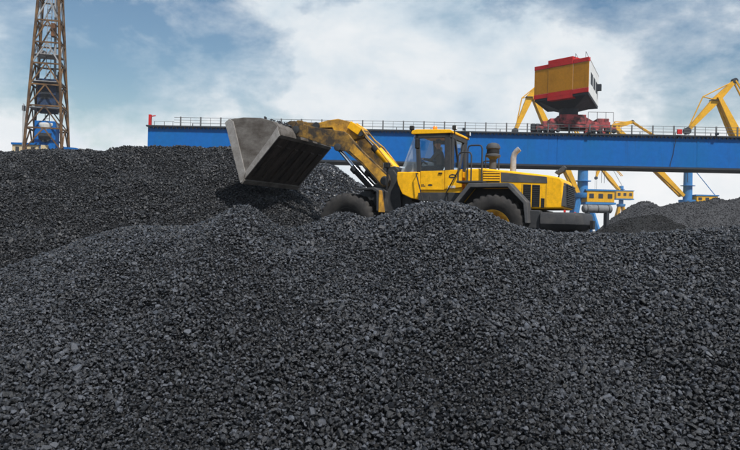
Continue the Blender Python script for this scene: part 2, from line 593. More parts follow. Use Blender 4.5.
# coal lumps: a dozen angular shapes, shared by every lump
lump_meshes = []
for i in range(12):
    bm = bmesh.new()
    sx, sy, sz = rng.uniform(0.9, 1.35), rng.uniform(0.75, 1.05), rng.uniform(0.5, 0.9)
    for k in range(15):
        d = rng.normal(size=3)
        d /= np.linalg.norm(d)
        d *= rng.uniform(0.86, 1.1)
        bm.verts.new((d[0] * sx, d[1] * sy, d[2] * sz))
    r = bmesh.ops.convex_hull(bm, input=bm.verts)
    bmesh.ops.delete(bm, geom=list({e for e in r['geom_interior'] if isinstance(e, bmesh.types.BMVert)}), context='VERTS')
    me = bpy.data.meshes.new('coal_lump')
    bm.to_mesh(me)
    bm.free()
    me.materials.append(M['coal'])
    lump_meshes.append(me)
lump_col = bpy.data.collections.new('coal_lump_shapes')     # not linked to the scene: shapes only
for me in lump_meshes:
    lump_col.objects.link(bpy.data.objects.new('coal_lump_shape', me))

ng = bpy.data.node_groups.new('scatter_coal', 'GeometryNodeTree')
ng.interface.new_socket('Geometry', in_out='INPUT', socket_type='NodeSocketGeometry')
ng.interface.new_socket('Geometry', in_out='OUTPUT', socket_type='NodeSocketGeometry')
gi, go = ng.nodes.new('NodeGroupInput'), ng.nodes.new('NodeGroupOutput')
ci = ng.nodes.new('GeometryNodeCollectionInfo')
ci.inputs['Collection'].default_value = lump_col
ci.inputs['Separate Children'].default_value = True
ci.inputs['Reset Children'].default_value = True
iop = ng.nodes.new('GeometryNodeInstanceOnPoints')
iop.inputs['Pick Instance'].default_value = True


def attr(name, t):
    n = ng.nodes.new('GeometryNodeInputNamedAttribute')
    n.data_type = t
    n.inputs['Name'].default_value = name
    return n.outputs['Attribute']


m2p = ng.nodes.new('GeometryNodeMeshToPoints')
ng.links.new(gi.outputs[0], m2p.inputs['Mesh'])
ng.links.new(m2p.outputs[0], iop.inputs['Points'])
ng.links.new(ci.outputs[0], iop.inputs['Instance'])
ng.links.new(attr('pick', 'INT'), iop.inputs['Instance Index'])
e2r = ng.nodes.new('FunctionNodeEulerToRotation')
ng.links.new(attr('turn', 'FLOAT_VECTOR'), e2r.inputs[0])
ng.links.new(e2r.outputs[0], iop.inputs['Rotation'])
ng.links.new(attr('size', 'FLOAT'), iop.inputs['Scale'])
ng.links.new(iop.outputs[0], go.inputs[0])


def ng_variant(mat_name, cname):
    c_ = bpy.data.collections.new(cname)
    for me in lump_meshes:
        m2 = me.copy()
        m2.materials[0] = M[mat_name]
        c_.objects.link(bpy.data.objects.new('lump_shape', m2))
    g_ = ng.copy()
    for n_ in g_.nodes:
        if n_.bl_idname == 'GeometryNodeCollectionInfo':
            n_.inputs['Collection'].default_value = c_
    return g_


ng_shaded = ng_variant('coal_shaded', 'shaded_lump_shapes')
ng_far = ng_variant('coal_far', 'far_lump_shapes')
ng_fine = ng_variant('coal_fine', 'fine_lump_shapes')


def lump_points(hf, x0, x1, y0, y1, spacing, rad, lift=0.25, sigma=0.30, view=True):
    nx, ny = int((x1 - x0) / spacing), int((y1 - y0) / spacing)
    X, Y = np.meshgrid(np.arange(nx) + 0.0, np.arange(ny) + 0.0)
    X[1::2] += 0.5
    X = x0 + (X + rng.uniform(-0.45, 0.45, X.shape)) * spacing
    Y = y0 + (Y + rng.uniform(-0.45, 0.45, Y.shape)) * spacing
    X, Y = X.ravel(), Y.ravel()
    if view:
        k = np.abs(X) < Y * 0.53 * 1.1 + 2.4
        X, Y = X[k], Y[k]
    Z = hf(X, Y)
    r = rad * np.exp(rng.normal(0, sigma, X.shape))
    r = np.clip(r, rad * 0.45, rad * 2.4)
    # patches of finer and of coarser coal
    r = r * (1 + 0.22 * vnoise(X, Y, 0.9, 21) + 0.12 * vnoise(X, Y, 0.3, 22))
    Z = Z + rad * rng.uniform(-0.7, 0.7, X.shape) + lift * rad
    return np.stack([X, Y, Z], -1), r


def scatter(name, label, co, r, parent=None, group=None):
    n = len(co)
    me = bpy.data.meshes.new(name)
    me.vertices.add(n)
    me.vertices.foreach_set('co', co.ravel())
    a = me.attributes.new('size', 'FLOAT', 'POINT')
    a.data.foreach_set('value', r.astype(np.float32))
    a = me.attributes.new('turn', 'FLOAT_VECTOR', 'POINT')
    rot = np.stack([rng.normal(0, 0.6, n), rng.normal(0, 0.6, n), rng.uniform(0, 6.28, n)], -1).astype(np.float32)
    a.data.foreach_set('vector', rot.ravel())
    a = me.attributes.new('pick', 'INT', 'POINT')
    a.data.foreach_set('value', rng.integers(0, 12, n).astype(np.int32))
    o = bpy.data.objects.new(name, me)
    COL.objects.link(o)
    md = o.modifiers.new('lumps', 'NODES')
    md.node_group = group or ng
    o['kind'] = 'stuff'
    o['label'] = label
    if parent is not None:
        o.parent = parent
    return o


# foreground: the 300 lumps that show largest are objects, the rest one mass
co1, r1 = lump_points(h_front, -9.8, 9.8, 3.9, 12.3, 0.033, 0.0185, 0.2)
co2, r2 = lump_points(h_front, -9.8, 9.8, 3.9, 12.3, 0.041, 0.0195, 1.6)
co, rr = np.concatenate([co1, co2]), np.concatenate([r1, r2])
u = co[:, 0] / co[:, 1] * FPX
w = (co[:, 2] - CAMZ) / co[:, 1] * FPX
inview = (np.abs(u) < 366) & (w > -219) & (w < -100)
order = np.argsort(-(rr / co[:, 1]) * inview)[:300]
keep = np.ones(len(co), bool)
keep[order] = False
for i in order:
    o = bpy.data.objects.new('coal_lump', lump_meshes[int(rng.integers(0, 12))])
    o.location = co[i]
    o.rotation_euler = (rng.normal(0, 0.6), rng.normal(0, 0.6), rng.uniform(0, 6.28))
    o.scale = (rr[i],) * 3
    COL.objects.link(o)
    o.parent = mound
scatter('loose_coal', 'loose black coal lumps covering the foreground mound', co[keep], rr[keep], mound)
# floor between mound and piles
co3, r3 = lump_points(h_front, -15, 11, 12.3, 27, 0.10, 0.05, 0.3)
k = h_left(co3[:, 0], co3[:, 1]) < co3[:, 2] + 0.1
scatter('loose_coal', 'coarse coal lying on the level where the loader stands', co3[k], r3[k], mound)
co4, r4 = lump_points(h_left, -21, 1.5, 11.5, 31.2, 0.062, 0.034, 0.2)
co5, r5 = lump_points(h_left, -21, 1.5, 11.5, 31.2, 0.080, 0.035, 1.6)
co4, r4 = np.concatenate([co4, co5]), np.concatenate([r4, r5])
k = co4[:, 2] > h_front(co4[:, 0], co4[:, 1]) - 0.05
scatter('loose_coal', 'loose black coal lumps covering the tall left pile', co4[k], r4[k], pile_l, ng_shaded)
co6, r6 = lump_points(h_back, -10, 4, 29, 38, 0.085, 0.05, 0.4)
scatter('loose_coal', 'loose coal lumps on the smaller pile behind the bucket', co6, r6, pile_b)


# far heaps on the right
def far_heap(name, label, pts, Y, mat, slope, x_ext, step):
    px_, pz_ = prof(pts, Y)
    def hf(x, y):
        s = Y - y
        c = np.interp(x, px_, pz_)
        z = c - slope * (np.sqrt(s * s + 0.8) - 0.89)
        return z + 0.16 * vnoise(x, y, 2.6, 13) + 0.1 * vnoise(x, y, 0.9, 14) + 0.05 * vnoise(x, y, 0.35, 15)
    x0, x1 = px_.min() - 1, px_.max() + x_ext
    o = terrain(name, hf, x0, x1, Y - 14, Y + 12, step, mat)
    cf, rf = lump_points(hf, x0 + 0.5, min(x1, Y * 0.62), Y - 9, Y + 0.8, 0.10 * Y / 50, 0.046 * Y / 50, 0.0, view=False)
    k = cf[:, 2] > 0.1
    sc = scatter('loose_coal', 'coal lumps on the ' + label[:label.index(' coal')] + ' heap', cf[k], rf[k], o, ng_far if Y > 50 else ng_fine)
    return tag(o, label, kind='structure')


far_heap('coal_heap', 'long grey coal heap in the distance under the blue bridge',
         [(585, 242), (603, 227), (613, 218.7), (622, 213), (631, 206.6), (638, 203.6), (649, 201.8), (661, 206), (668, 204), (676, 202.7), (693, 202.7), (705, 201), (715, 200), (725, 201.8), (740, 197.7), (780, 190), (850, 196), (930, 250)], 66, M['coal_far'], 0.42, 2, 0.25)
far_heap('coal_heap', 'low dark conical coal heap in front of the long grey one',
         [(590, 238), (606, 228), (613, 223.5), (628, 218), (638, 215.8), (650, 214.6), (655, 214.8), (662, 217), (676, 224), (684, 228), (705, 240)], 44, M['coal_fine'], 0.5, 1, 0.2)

# ------------------------------------------------------------------ wheel loader  (local: x forward, y to its left, z up)
loader = empty('wheel_loader', (3.956, 20.688, FLOOR), 'large yellow articulated wheel loader with raised bucket behind the coal mound', 'wheel loader', rot=(0, 0, R(156)))
L = loader

# wheels
def tyre_profile(w, ro, ri):
    h = w / 2
    return [(ri, -h * 0.72), (ri + 0.06, -h * 0.86), ((ro + ri) / 2, -h), (ro - 0.13, -h * 0.97), (ro - 0.05, -h * 0.86), (ro, -h * 0.62), (ro, -h * 0.2), (ro - 0.035, 0), (ro, h * 0.2), (ro, h * 0.62),
            (ro - 0.05, h * 0.86), (ro - 0.13, h * 0.97), ((ro + ri) / 2, h), (ri + 0.06, h * 0.86), (ri, h * 0.72)]


def lug(j, k, r):
    if j in (5, 6, 8, 9, 4, 10):
        ph = (k + (j < 7)) % 4
        return r - (0.06 if ph in (0,) else 0.0) - (0.02 if ph == 3 else 0.0)
    return r


def wheel(x, side):
    t = MB().lathe(tyre_profile(0.74, 0.975, 0.50), axis='y', n=112, mod=lug).build('tyre', M['rubber'], smooth=40)
    wl = empty('wheel', (x, side * 1.12, 0.965))
    wl.parent = L
    t.parent = wl
    s = side
    rim = MB().lathe([(0.0, s * 0.16), (0.10, s * 0.17), (0.15, s * 0.12), (0.24, s * 0.06), (0.33, s * 0.10), (0.40, s * 0.22), (0.47, s * 0.285), (0.515, s * 0.30), (0.525, s * 0.27), (0.505, s * 0.2), (0.49, -s * 0.25), (0.0, -s * 0.25)], axis='y', n=48)
    rim.build('rim', M['yellow_dirty'] if x < 1 else M['black'], wl, smooth=35)
    hub = MB().lathe([(0, s * 0.26), (0.13, s * 0.25), (0.17, s * 0.2), (0.18, s * 0.05)], axis='y', n=24)
    hub.build('hub', M['yellow_dirty'] if x < 1 else M['black'], wl, smooth=35)
    for k in range(10):
        a = 2 * math.pi * k / 10
        MB().lathe([(0, s * 0.155), (0.022, s * 0.15), (0.025, s * 0.07)], center=(0.235 * math.cos(a), 0, 0.235 * math.sin(a)), axis='y', n=6).build('wheel_nut', M['dark'], wl)
    return wl


for x in (0.0, 4.5):
    for s in (1, -1):
        wheel(x, s)

# frames
MB().box(-1.35, 1.75, -0.42, 0.42, 0.72, 1.5).box(1.75, 2.25, -0.22, 0.22, 0.8, 1.0).box(1.75, 2.25, -0.22, 0.22, 1.35, 1.55).build('rear_frame', M['dark'], L, bevel=0.02)
MB().prism([(2.1, 0.85), (2.1, 1.5), (2.75, 1.75), (3.05, 2.55), (3.35, 2.82), (3.75, 2.78), (3.95, 2.3), (5.1, 1.65), (5.3, 1.2), (5.0, 0.7), (2.6, 0.65)], -0.42, 0.42).build('front_frame', M['dark'], L, bevel=0.03)
MB().lathe([(0.0, -0.62), (0.15, -0.62), (0.15, 0.62), (0, 0.62)], center=(2.1, 0, 1.18), axis='z', n=16).build('centre_hinge', M['black'], L, smooth=40)
for s in (1, -1):
    a, b = sorted((s * 0.45, s * 0.58))
    MB().prism([(3.05, 1.6), (3.12, 2.4), (3.35, 2.7), (3.62, 2.66), (3.9, 2.2), (4.25, 1.7), (4.2, 1.2), (3.2, 1.2)], a, b).build('tower_plate', M['dark'], L, bevel=0.015)
for x, n in ((0.0, 'axle'), (4.5, 'axle')):
    MB().lathe([(0, -0.95), (0.2, -0.95), (0.24, -0.5), (0.3, -0.2), (0.3, 0.2), (0.24, 0.5), (0.2, 0.95), (0, 0.95)], center=(x, 0, 0.965), axis='y', n=20).build(n, M['black'], L, smooth=40)
# hoses over the centre hinge
for k, (y, dz) in enumerate(((0.3, 0.0), (0.22, 0.1), (0.36, 0.2), (-0.25, 0.05))):
    pts = [(2.35 + 0.95 * t, y + 0.05 * math.sin(5 * t + k), 1.62 + dz + 0.28 * math.sin(math.pi * t) + 0.35 * t) for t in np.linspace(0, 1, 9)]
    MB().tube(pts, 0.028, 8).build('hose', M['black'], L, smooth=60)

# front fenders: dark arch with a dirty yellow bracket towards the cab
for s in (1, -1):
    a, b = sorted((s * 0.72, s * 1.5))
    outer = [(3.40, 1.40), (3.42, 2.00), (3.58, 2.10), (3.98, 2.08), (4.25, 2.09)]
    inner = [(4.25, 2.04), (4.0, 2.02), (3.62, 2.03), (3.49, 1.96), (3.47, 1.40)]
    fd = MB().prism(outer + inner, a, b).build('front_fender', M['dark'], L, bevel=0.01)
    a, b = sorted((s * 1.30, s * 1.515))
    MB().prism([(3.27, 1.36), (3.37, 2.0), (3.40, 2.02), (3.40, 1.36)], a, b).build('fender_bracket', M['yellow_dirty'], fd, bevel=0.01)

# rear fenders
fo = [(1.18, 1.58), (0.68, 2.215), (-0.47, 2.225), (-0.97, 1.70), (-1.02, 1.12)]
fi = [(-0.92, 1.12), (-0.86, 1.66), (-0.42, 2.10), (0.62, 2.09), (1.06, 1.54)]
for s in (1, -1):
    a, b = sorted((s * 0.99, s * 1.52))
    fd = MB().prism(fo + fi, a, b).build('rear_fender', M['charcoal'], L, bevel=0.025)
    a, b = sorted((s * 0.86, s * 0.985))
    MB().prism([(1.0, 1.2), (1.0, 1.6), (0.6, 2.09), (-0.42, 2.1), (-0.86, 1.66), (-0.92, 1.0), (-0.6, 1.0), (0.7, 1.0)], a, b).build('wheel_well', M['black'], fd)

# engine hood, sloping down to the rear
HW = 0.94
hood = MB().prism([(0.96, 2.66), (0.40, 2.675), (-0.5, 2.58), (-1.42, 2.465), (-1.74, 2.40), (-1.82, 2.30), (-1.84, 1.55), (0.96, 1.50)], -HW, HW).build('hood', M['yellow'], L, bevel=0.055, seg=3)
for s in (1, -1):
    y0, y1 = sorted((s * (HW - 0.01), s * (HW + 0.012)))
    MB().prism([(-0.10, 2.555), (-0.11, 2.285), (-1.40, 2.245), (-1.38, 2.42)], y0, y1).build('side_panel', M['charcoal'], hood, bevel=0.006)
    MB().prism([(0.42, 2.60), (0.41, 2.27), (-0.075, 2.27), (-0.07, 2.575)], *sorted((s * (HW - 0.01), s * (HW + 0.004)))).build('louvre_back', M['decal'], hood)
    for k in range(4):
        z = 2.31 + k * 0.072
        MB().prism([(0.41, z), (0.41, z + 0.045), (-0.07, z + 0.04), (-0.07, z - 0.003)], *sorted((s * HW, s * (HW + 0.03)))).build('louvre', M['yellow'], hood, bevel=0.006)
    for (a, b, z0, z1) in ((-0.74, -0.955, 1.585, 2.215), (-0.985, -1.20, 1.585, 2.205), (-1.235, -1.335, 1.565, 1.835)):
        vent = MB().prism([(a, z0), (a, z1), (b, z1 - 0.01), (b, z0)], *sorted((s * (HW - 0.01), s * (HW + 0.006)))).build('vent', M['black'], hood)
        nsl = max(3, int((z1 - z0) / 0.052))
        for k in range(nsl):
            z = z0 + (k + 0.5) * (z1 - z0) / nsl
            MB().prism([(a - 0.012, z - 0.009), (a - 0.012, z + 0.009), (b + 0.012, z + 0.009), (b + 0.012, z - 0.009)], *sorted((s * (HW + 0.002), s * (HW + 0.018)))).build('slat', M['dark'], vent)
    # door seams and latches in the hood side
    for xx in (-0.70, -1.37):
        MB().box(xx - 0.006, xx + 0.006, *sorted((s * (HW - 0.01), s * (HW + 0.003))), 1.56, 2.22).build('seam', M['decal'], hood)
    MB().box(-0.62, -0.54, *sorted((s * HW, s * (HW + 0.025))), 1.85, 1.9).build('latch', M['black'], hood, bevel=0.005)
# rear grille wraps the tail of the hood
grille = MB().prism([(-1.835, 1.60), (-1.80, 2.27), (-1.875, 2.25), (-1.895, 1.60)], -0.84, 0.84).build('rear_grille', M['charcoal'], hood, bevel=0.012)
for k in range(11):
    z = 1.66 + k * 0.053
    MB().box(-1.925, -1.893 + 0.0025 * k * 0.6, -0.76, 0.76, z, z + 0.028).build('slat', M['dark'], grille)
for s in (1, -1):
    MB().prism([(s * 0.82, 1.60), (s * 0.955, 1.62), (s * 0.90, 2.17), (s * 0.80, 2.24)], -1.86, -1.79, axis='x').build('grille_cheek', M['charcoal'], hood, bevel=0.01)

# counterweight
M['counterweight'] = painted('counterweight_paint', (0.036, 0.037, 0.040), dirt=(0.085, 0.08, 0.075), lo=0.5, hi=0.85, scale=2.2, rough=0.5)
cwp = [(-1.28, 1.30), (-1.95, 1.32), (-2.22, 1.24), (-2.38, 1.02), (-2.46, 0.5)]
cwp = cwp + [(x, -y) for x, y in reversed(cwp)]
cm = MB()
lv = [(0.93, 0.80, 0.86), (0.98, 0.90, 0.92), (1.12, 1.0, 1.0), (1.36, 1.0, 1.0), (1.44, 0.965, 0.975)]
for z, kx, ky in lv:
    cm.v += [(-1.28 + (x + 1.28) * kx, y * ky, z) for x, y in cwp]
nn = len(cwp)
for q in range(len(lv) - 1):
    cm.f += [(q * nn + i, q * nn + (i + 1) % nn, (q + 1) * nn + (i + 1) % nn, (q + 1) * nn + i) for i in range(nn)]
cm.f += [tuple(range(nn)), tuple((len(lv) - 1) * nn + i for i in range(nn))]
cw = cm.build('counterweight', M['counterweight'], L, smooth=28, bevel=0.02)
MB().prism([(-1.30, 1.15), (-2.05, 1.15), (-2.3, 0.9), (-2.34, -0.9), (-2.05, -1.15), (-1.30, -1.15)], 0.84, 0.925, axis='z').build('belly_plate', M['black'], cw, bevel=0.02)
for s in (1, -1):
    MB().box(-1.915, -1.865, *sorted((s * 0.96, s * 1.06)), 1.442, 1.51).build('tail_lamp', M['redlens'], cw, bevel=0.012)
    MB().box(-0.93, -1.27, *sorted((s * 0.8, s * 1.2)), 0.98, 1.49).build('battery_box', M['dark'], L, bevel=0.03)
MB().box(-2.56, -2.44, -0.18, 0.18, 1.0, 1.25).build('tow_hitch', M['black'], cw, bevel=0.02)

# air pre-cleaner, exhaust stack, rear lamp
ac = MB().lathe([(0, 2.6), (0.115, 2.6), (0.105, 2.75), (0.10, 2.98), (0.15, 3.04), (0.215, 3.06), (0.22, 3.11), (0.19, 3.13), (0.175, 3.15), (0.175, 3.27), (0.19, 3.29), (0.205, 3.30), (0.205, 3.36), (0.16, 3.44), (0.07, 3.47), (0, 3.475)], center=(0.30, 0.3, 0), n=28).build('air_precleaner', M['charcoal'], L, smooth=35)
MB().lathe([(0.155, 3.16), (0.185, 3.16), (0.185, 3.26), (0.155, 3.26)], center=(0.30, 0.3, 0), n=28).build('precleaner_bowl', M['black'], ac, smooth=35)
MB().tube([(-0.30, 0.3, 2.55), (-0.30, 0.3, 2.8), (-0.30, 0.3, 3.02), (-0.325, 0.3, 3.13), (-0.39, 0.3, 3.215), (-0.47, 0.3, 3.28)], [0.085, 0.085, 0.083, 0.08, 0.08, 0.08], 20).build('exhaust_pipe', M['steelpipe'], L, smooth=50)
lp = MB().tube([(-1.62, 0.5, 2.42), (-1.66, 0.5, 2.58), (-1.55, 0.5, 2.62)], 0.022, 8).build('rear_work_lamp', M['dark'], L, smooth=50)
MB().prism([(-1.52, 2.56), (-1.78, 2.76), (-1.84, 2.70), (-1.78, 2.58), (-1.62, 2.5)], 0.40, 0.62).build('lamp_housing', M['charcoal'], lp, bevel=0.02)

# walkway beside the hood with hoop rails
MB().box(0.30, 1.06, 0.96, 1.42, 2.235, 2.29).build('walkway', M['dark'], L, bevel=0.01)
for (xa, xb, z) in ((0.86, 0.44, 3.33), (1.04, 0.66, 3.10)):
    for s in (1, -1):
        y = s * (1.0 if xa < 1 else 1.32)
        MB().tube([(xa, y, 2.28), (xa, y, z - 0.1), (xa - 0.03, y, z - 0.02), (xa - 0.1, y, z), (xb + 0.1, y, z), (xb + 0.03, y, z - 0.02), (xb, y, z - 0.1), (xb, y, 2.28)], 0.022, 8).build('hoop_rail', M['dark'], L, smooth=60)

# cab
CW = 0.86
cab = empty('cab', (0, 0, 0))
cab.parent = L
MB().prism([(3.10, 2.60), (3.11, 2.40), (3.06, 2.22), (2.92, 1.93), (2.62, 1.80), (2.36, 1.76), (2.36, 2.60)], -CW, CW).build('front_cowl', M['yellow'], cab, bevel=0.03)
MB().box(1.06, 2.34, -CW, CW - 0.06, 1.98, 2.60).build('cab_body', M['yellow'], cab, bevel=0.01)
for s in (1, -1):
    dr = MB().prism([(2.35, 2.06), (2.35, 2.615), (1.60, 2.625), (1.60, 2.06)], *sorted((s * (CW - 0.055), s * CW))).build('door_panel', M['yellow'], cab, bevel=0.008)
    MB().prism([(1.585, 2.08), (1.585, 2.64), (1.055, 2.66), (1.055, 2.14)], *sorted((s * (CW - 0.055), s * (CW - 0.004)))).build('rear_side_panel', M['yellow'], cab, bevel=0.008)
    y0, y1 = sorted((s * (CW + 0.001), s * (CW + 0.004)))
    # dark oval badge, small marks, red-dark emblem and pale lettering strip
    MB().prism([(2.03 + 0.075 * math.cos(t), 2.20 + 0.03 * math.sin(t)) for t in np.linspace(0, 2 * math.pi, 20, endpoint=False)], y0, y1).build('badge', M['decal'], dr)
    for i, (a, b, z0, z1) in enumerate(((2.30, 2.27, 2.15, 2.23), (2.255, 2.225, 2.15, 2.23), (2.21, 2.18, 2.15, 2.19))):
        MB().box(b, a, y0, y1, z0, z1).build('mark', M['decal'], dr)
    MB().box(1.66, 1.78, *sorted((s * CW, s * (CW + 0.03))), 2.53, 2.57).build('door_handle', M['black'], dr, bevel=0.008)
    y0, y1 = sorted((s * (CW - 0.003), s * (CW + 0.001)))
    MB().prism([(1.47, 2.43), (1.44, 2.50), (1.36, 2.53), (1.27, 2.51), (1.23, 2.45), (1.28, 2.41), (1.40, 2.40)], y0, y1).build('badge', M['decal'], cab)
    MB().prism([(1.42, 2.445), (1.40, 2.475), (1.30, 2.475), (1.28, 2.445)], *sorted((s * CW, s * (CW + 0.003)))).build('mark', M['yellow'], cab)
    for k in range(5):
        x = 1.47 - k * 0.045
        MB().box(x - 0.034, x, y0, y1, 2.11 + 0.006 * (k % 2), 2.185).build('mark', M['decal_white'], cab)
# pillars and roof
PIL = M['dark']
for s in (1, -1):
    y0, y1 = sorted((s * (CW - 0.10), s * (CW - 0.005)))
    MB().prism([(2.46, 2.60), (2.54, 3.74), (2.44, 3.74), (2.34, 2.60)], y0, y1).build('front_pillar', PIL, cab, bevel=0.012)
    MB().prism([(1.60, 2.615), (1.62, 3.74), (1.45, 3.74), (1.42, 2.63)], y0, y1).build('middle_pillar', PIL, cab, bevel=0.012)
    MB().box(1.40, 1.47, *sorted((s * (CW - 0.30), s * (CW - 0.09))), 2.64, 3.73).build('rear_pillar', PIL, cab, bevel=0.012)
    MB().box(1.42, 2.54, y0, y1, 3.60, 3.735).build('roof_rail', PIL, cab, bevel=0.012)
    MB().bar((1.41, s * 0.5, 3.6), (1.41, s * 0.05, 2.75), 0.05, 0.08).build('window_brace', PIL, cab)
    MB().prism([(2.345, 2.62), (2.44, 3.60), (1.62, 3.60), (1.605, 2.63)], *sorted((s * (CW - 0.045), s * (CW - 0.035)))).build('door_glass', M['glass'], cab)
    # corner glass ahead of the pillar
    MB().prism([(3.02, 2.605), (2.615, 3.70), (2.54, 3.70), (2.46, 2.605)], *sorted((s * (CW - 0.13), s * (CW - 0.12)))).build('corner_glass', M['glass_sky'], cab)
    # mirror on its arm
    mr = MB().tube([(2.52, s * 0.84, 3.62), (2.50, s * 1.0, 3.60), (2.42, s * 1.06, 3.52)], 0.016, 6).build('mirror', M['black'], cab, smooth=60)
    MB().box(2.33, 2.44, *sorted((s * 0.98, s * 1.16)), 3.26, 3.56).build('mirror_head', M['black'], mr, bevel=0.03)
MB().prism([(3.03, 2.61), (3.02, 2.60), (2.61, 3.70), (2.62, 3.71)], -CW + 0.13, CW - 0.13).build('windscreen', M['glass'], cab)
MB().box(1.43, 1.44, -CW + 0.3, CW - 0.3, 2.66, 3.6).build('rear_glass', M['glass'], cab)
MB().box(1.39, 1.47, -CW + 0.1, CW - 0.1, 3.58, 3.72).build('rear_header', PIL, cab, bevel=0.01)
MB().box(1.07, 1.46, -CW + 0.06, CW - 0.06, 2.60, 2.645).build('rear_shelf', M['dark'], cab, bevel=0.01)
roof = MB().prism([(2.66, 3.76), (2.64, 3.83), (2.5, 3.865), (1.46, 3.83), (1.37, 3.78), (1.37, 3.725), (2.64, 3.725)], -CW - 0.03, CW + 0.03).build('roof', M['yellow'], cab, bevel=0.015)
for (x, z) in ((2.70, 3.84), (1.36, 3.80)):
    for s in (1, -1):
        lm = MB().bar((x, s * 0.72, z - 0.1), (x, s * 0.72, z + 0.03), 0.03).build('work_lamp', M['black'], roof)
        MB().box(x - 0.06, x + 0.06, s * 0.72 - 0.07, s * 0.72 + 0.07, z + 0.03, z + 0.16).build('lamp_head', M['black'], lm, bevel=0.02)
        xs = x + 0.062 if x > 2 else x - 0.062
        MB().box(min(xs, xs + 0.004), max(xs, xs + 0.004), s * 0.72 - 0.055, s * 0.72 + 0.055, z + 0.045, z + 0.145).build('lens', M['lens'], lm)
MB().lathe([(0, 0), (0.09, 0), (0.09, 0.03), (0.075, 0.035), (0.07, 0.12), (0.05, 0.15), (0, 0.155)], center=(2.06, 0.45, 3.85), n=18).build('beacon', M['orange'], roof, smooth=40)
# underside, steps and grab rails
MB().prism([(2.36, 1.74), (2.38, 1.97), (1.04, 1.98), (1.10, 1.66)], 0.55, CW + 0.09).build('step_box', M['dark'], L, bevel=0.015)
MB().prism([(2.36, 1.74), (2.38, 1.97), (1.04, 1.98), (1.10, 1.66)], -CW - 0.09, -0.55).build('step_box', M['dark'], L, bevel=0.015)
for k in range(3):
    MB().box(1.45, 2.0, 0.98, 1.2, 1.5 - k * 0.34, 1.54 - k * 0.34).build('step', M['dark'], L, bevel=0.008)
for x in (1.45, 2.0):
    MB().bar((x, 1.1, 0.8), (x, 1.0, 1.85), 0.03, 0.12).build('step_hanger', M['dark'], L)
for (a, b) in (((2.44, 0.98, 2.55), (2.10, 1.12, 1.55)), ((1.12, 0.98, 2.65), (1.45, 1.12, 1.95))):
    MB().tube([(a[0], 0.86, a[2]), a, b, (b[0], 0.9, b[2])], 0.018, 8).build('grab_rail', M['black'], L, smooth=60)
# interior
seat = MB().box(1.72, 2.18, -0.26, 0.26, 2.55, 2.70).box(1.66, 1.80, -0.26, 0.26, 2.68, 3.25).build('driver_seat', M['seat'], cab, bevel=0.05)
MB().prism([(2.98, 2.55), (2.9, 2.82), (2.6, 2.86), (2.55, 2.55)], -0.7, 0.7).build('dashboard', M['black'], cab, bevel=0.03)
stc = MB().tube([(2.80, 0, 2.6), (2.62, 0, 2.98)], 0.04, 10).build('steering_column', M['black'], cab, smooth=60)
cU = Vector((0.85, 0, 0.53)).normalized()
MB().tube([Vector((2.61, 0, 3.0)) + cU * 0.19 * math.cos(t) + Vector((0, 1, 0)) * 0.19 * math.sin(t) for t in np.linspace(0, 2 * math.pi, 25)], 0.016, 8).build('steering_wheel', M['black'], stc, smooth=60)

# lift arms
arm_poly = [(6.78, 4.06), (6.70, 4.19), (6.55, 4.22), (6.12, 4.09), (5.50, 3.98), (4.98, 3.90), (4.80, 3.80), (4.63, 3.60), (4.30, 3.27), (3.71, 2.76), (3.42, 2.52), (3.36, 2.36),
            (3.44, 2.18), (3.60, 2.14), (3.76, 2.28), (4.29, 2.84), (4.62, 3.07), (4.90, 3.27), (5.08, 3.30), (5.28, 3.42), (5.58, 3.47), (6.39, 3.74), (6.68, 3.80), (6.80, 3.92)]
for s in (1, -1):
    ar = MB().prism(arm_poly, *sorted((s * 0.66, s * 0.78))).build('lift_arm', M['grime'], L, bevel=0.015)
    MB().prism([(4.62, 3.50), (4.30, 3.20), (3.71, 2.70), (3.45, 2.48), (3.42, 2.36), (3.50, 2.22), (3.60, 2.20), (3.72, 2.32), (4.29, 2.92), (4.60, 3.16), (4.75, 3.30)], *sorted((s * 0.775, s * 0.792))).build('clean_face', M['yellow_dirty'], ar)
    for (x, z, r) in ((3.52, 2.34, 0.14), (6.70, 4.0, 0.13), (5.16, 3.40, 0.12)):
        MB().lathe([(0, -0.10), (r, -0.10), (r, 0.10), (r * 0.6, 0.115), (0, 0.115)] if s > 0 else [(0, 0.10), (r, 0.10), (r, -0.10), (r * 0.6, -0.115), (0, -0.115)], center=(x, s * 0.72, z), axis='y', n=24).build('pin_boss', M['dark'], ar, smooth=35)
MB().lathe([(0, -0.66), (0.17, -0.66), (0.17, 0.66), (0, 0.66)], center=(5.35, 0, 3.72), axis='y', n=20).build('cross_tube', M['yellow_dirty'], L, smooth=40)
# bell crank and its link to the bucket
bc = MB().prism([(5.42, 3.55), (5.25, 3.62), (4.60, 3.78), (4.52, 3.92), (4.60, 4.06), (5.05, 4.30), (5.50, 4.41), (5.85, 4.38), (6.30, 4.29), (6.36, 4.20), (6.22, 4.12), (5.70, 4.12)], -0.16, 0.16).build('bell_crank', M['yellow_dirty'], L, bevel=0.03)
for (x, z) in ((4.66, 3.93), (6.27, 4.20), (5.36, 3.74)):
    MB().lathe([(0, -0.22), (0.12, -0.22), (0.12, 0.22), (0, 0.22)], center=(x, 0, z), axis='y', n=18).build('pin', M['dark'], bc, smooth=40)
MB().bar((6.25, 0, 4.20), (6.85, 0, 4.26), 0.24, 0.2).build('bucket_link', M['grime'], L, bevel=0.03)
for s in (1, -1):
    MB().bar((5.05, s * 0.22, 4.20), (4.66, s * 0.22, 3.95), 0.06, 0.24).build('crank_cheek', M['yellow'], L, bevel=0.01)
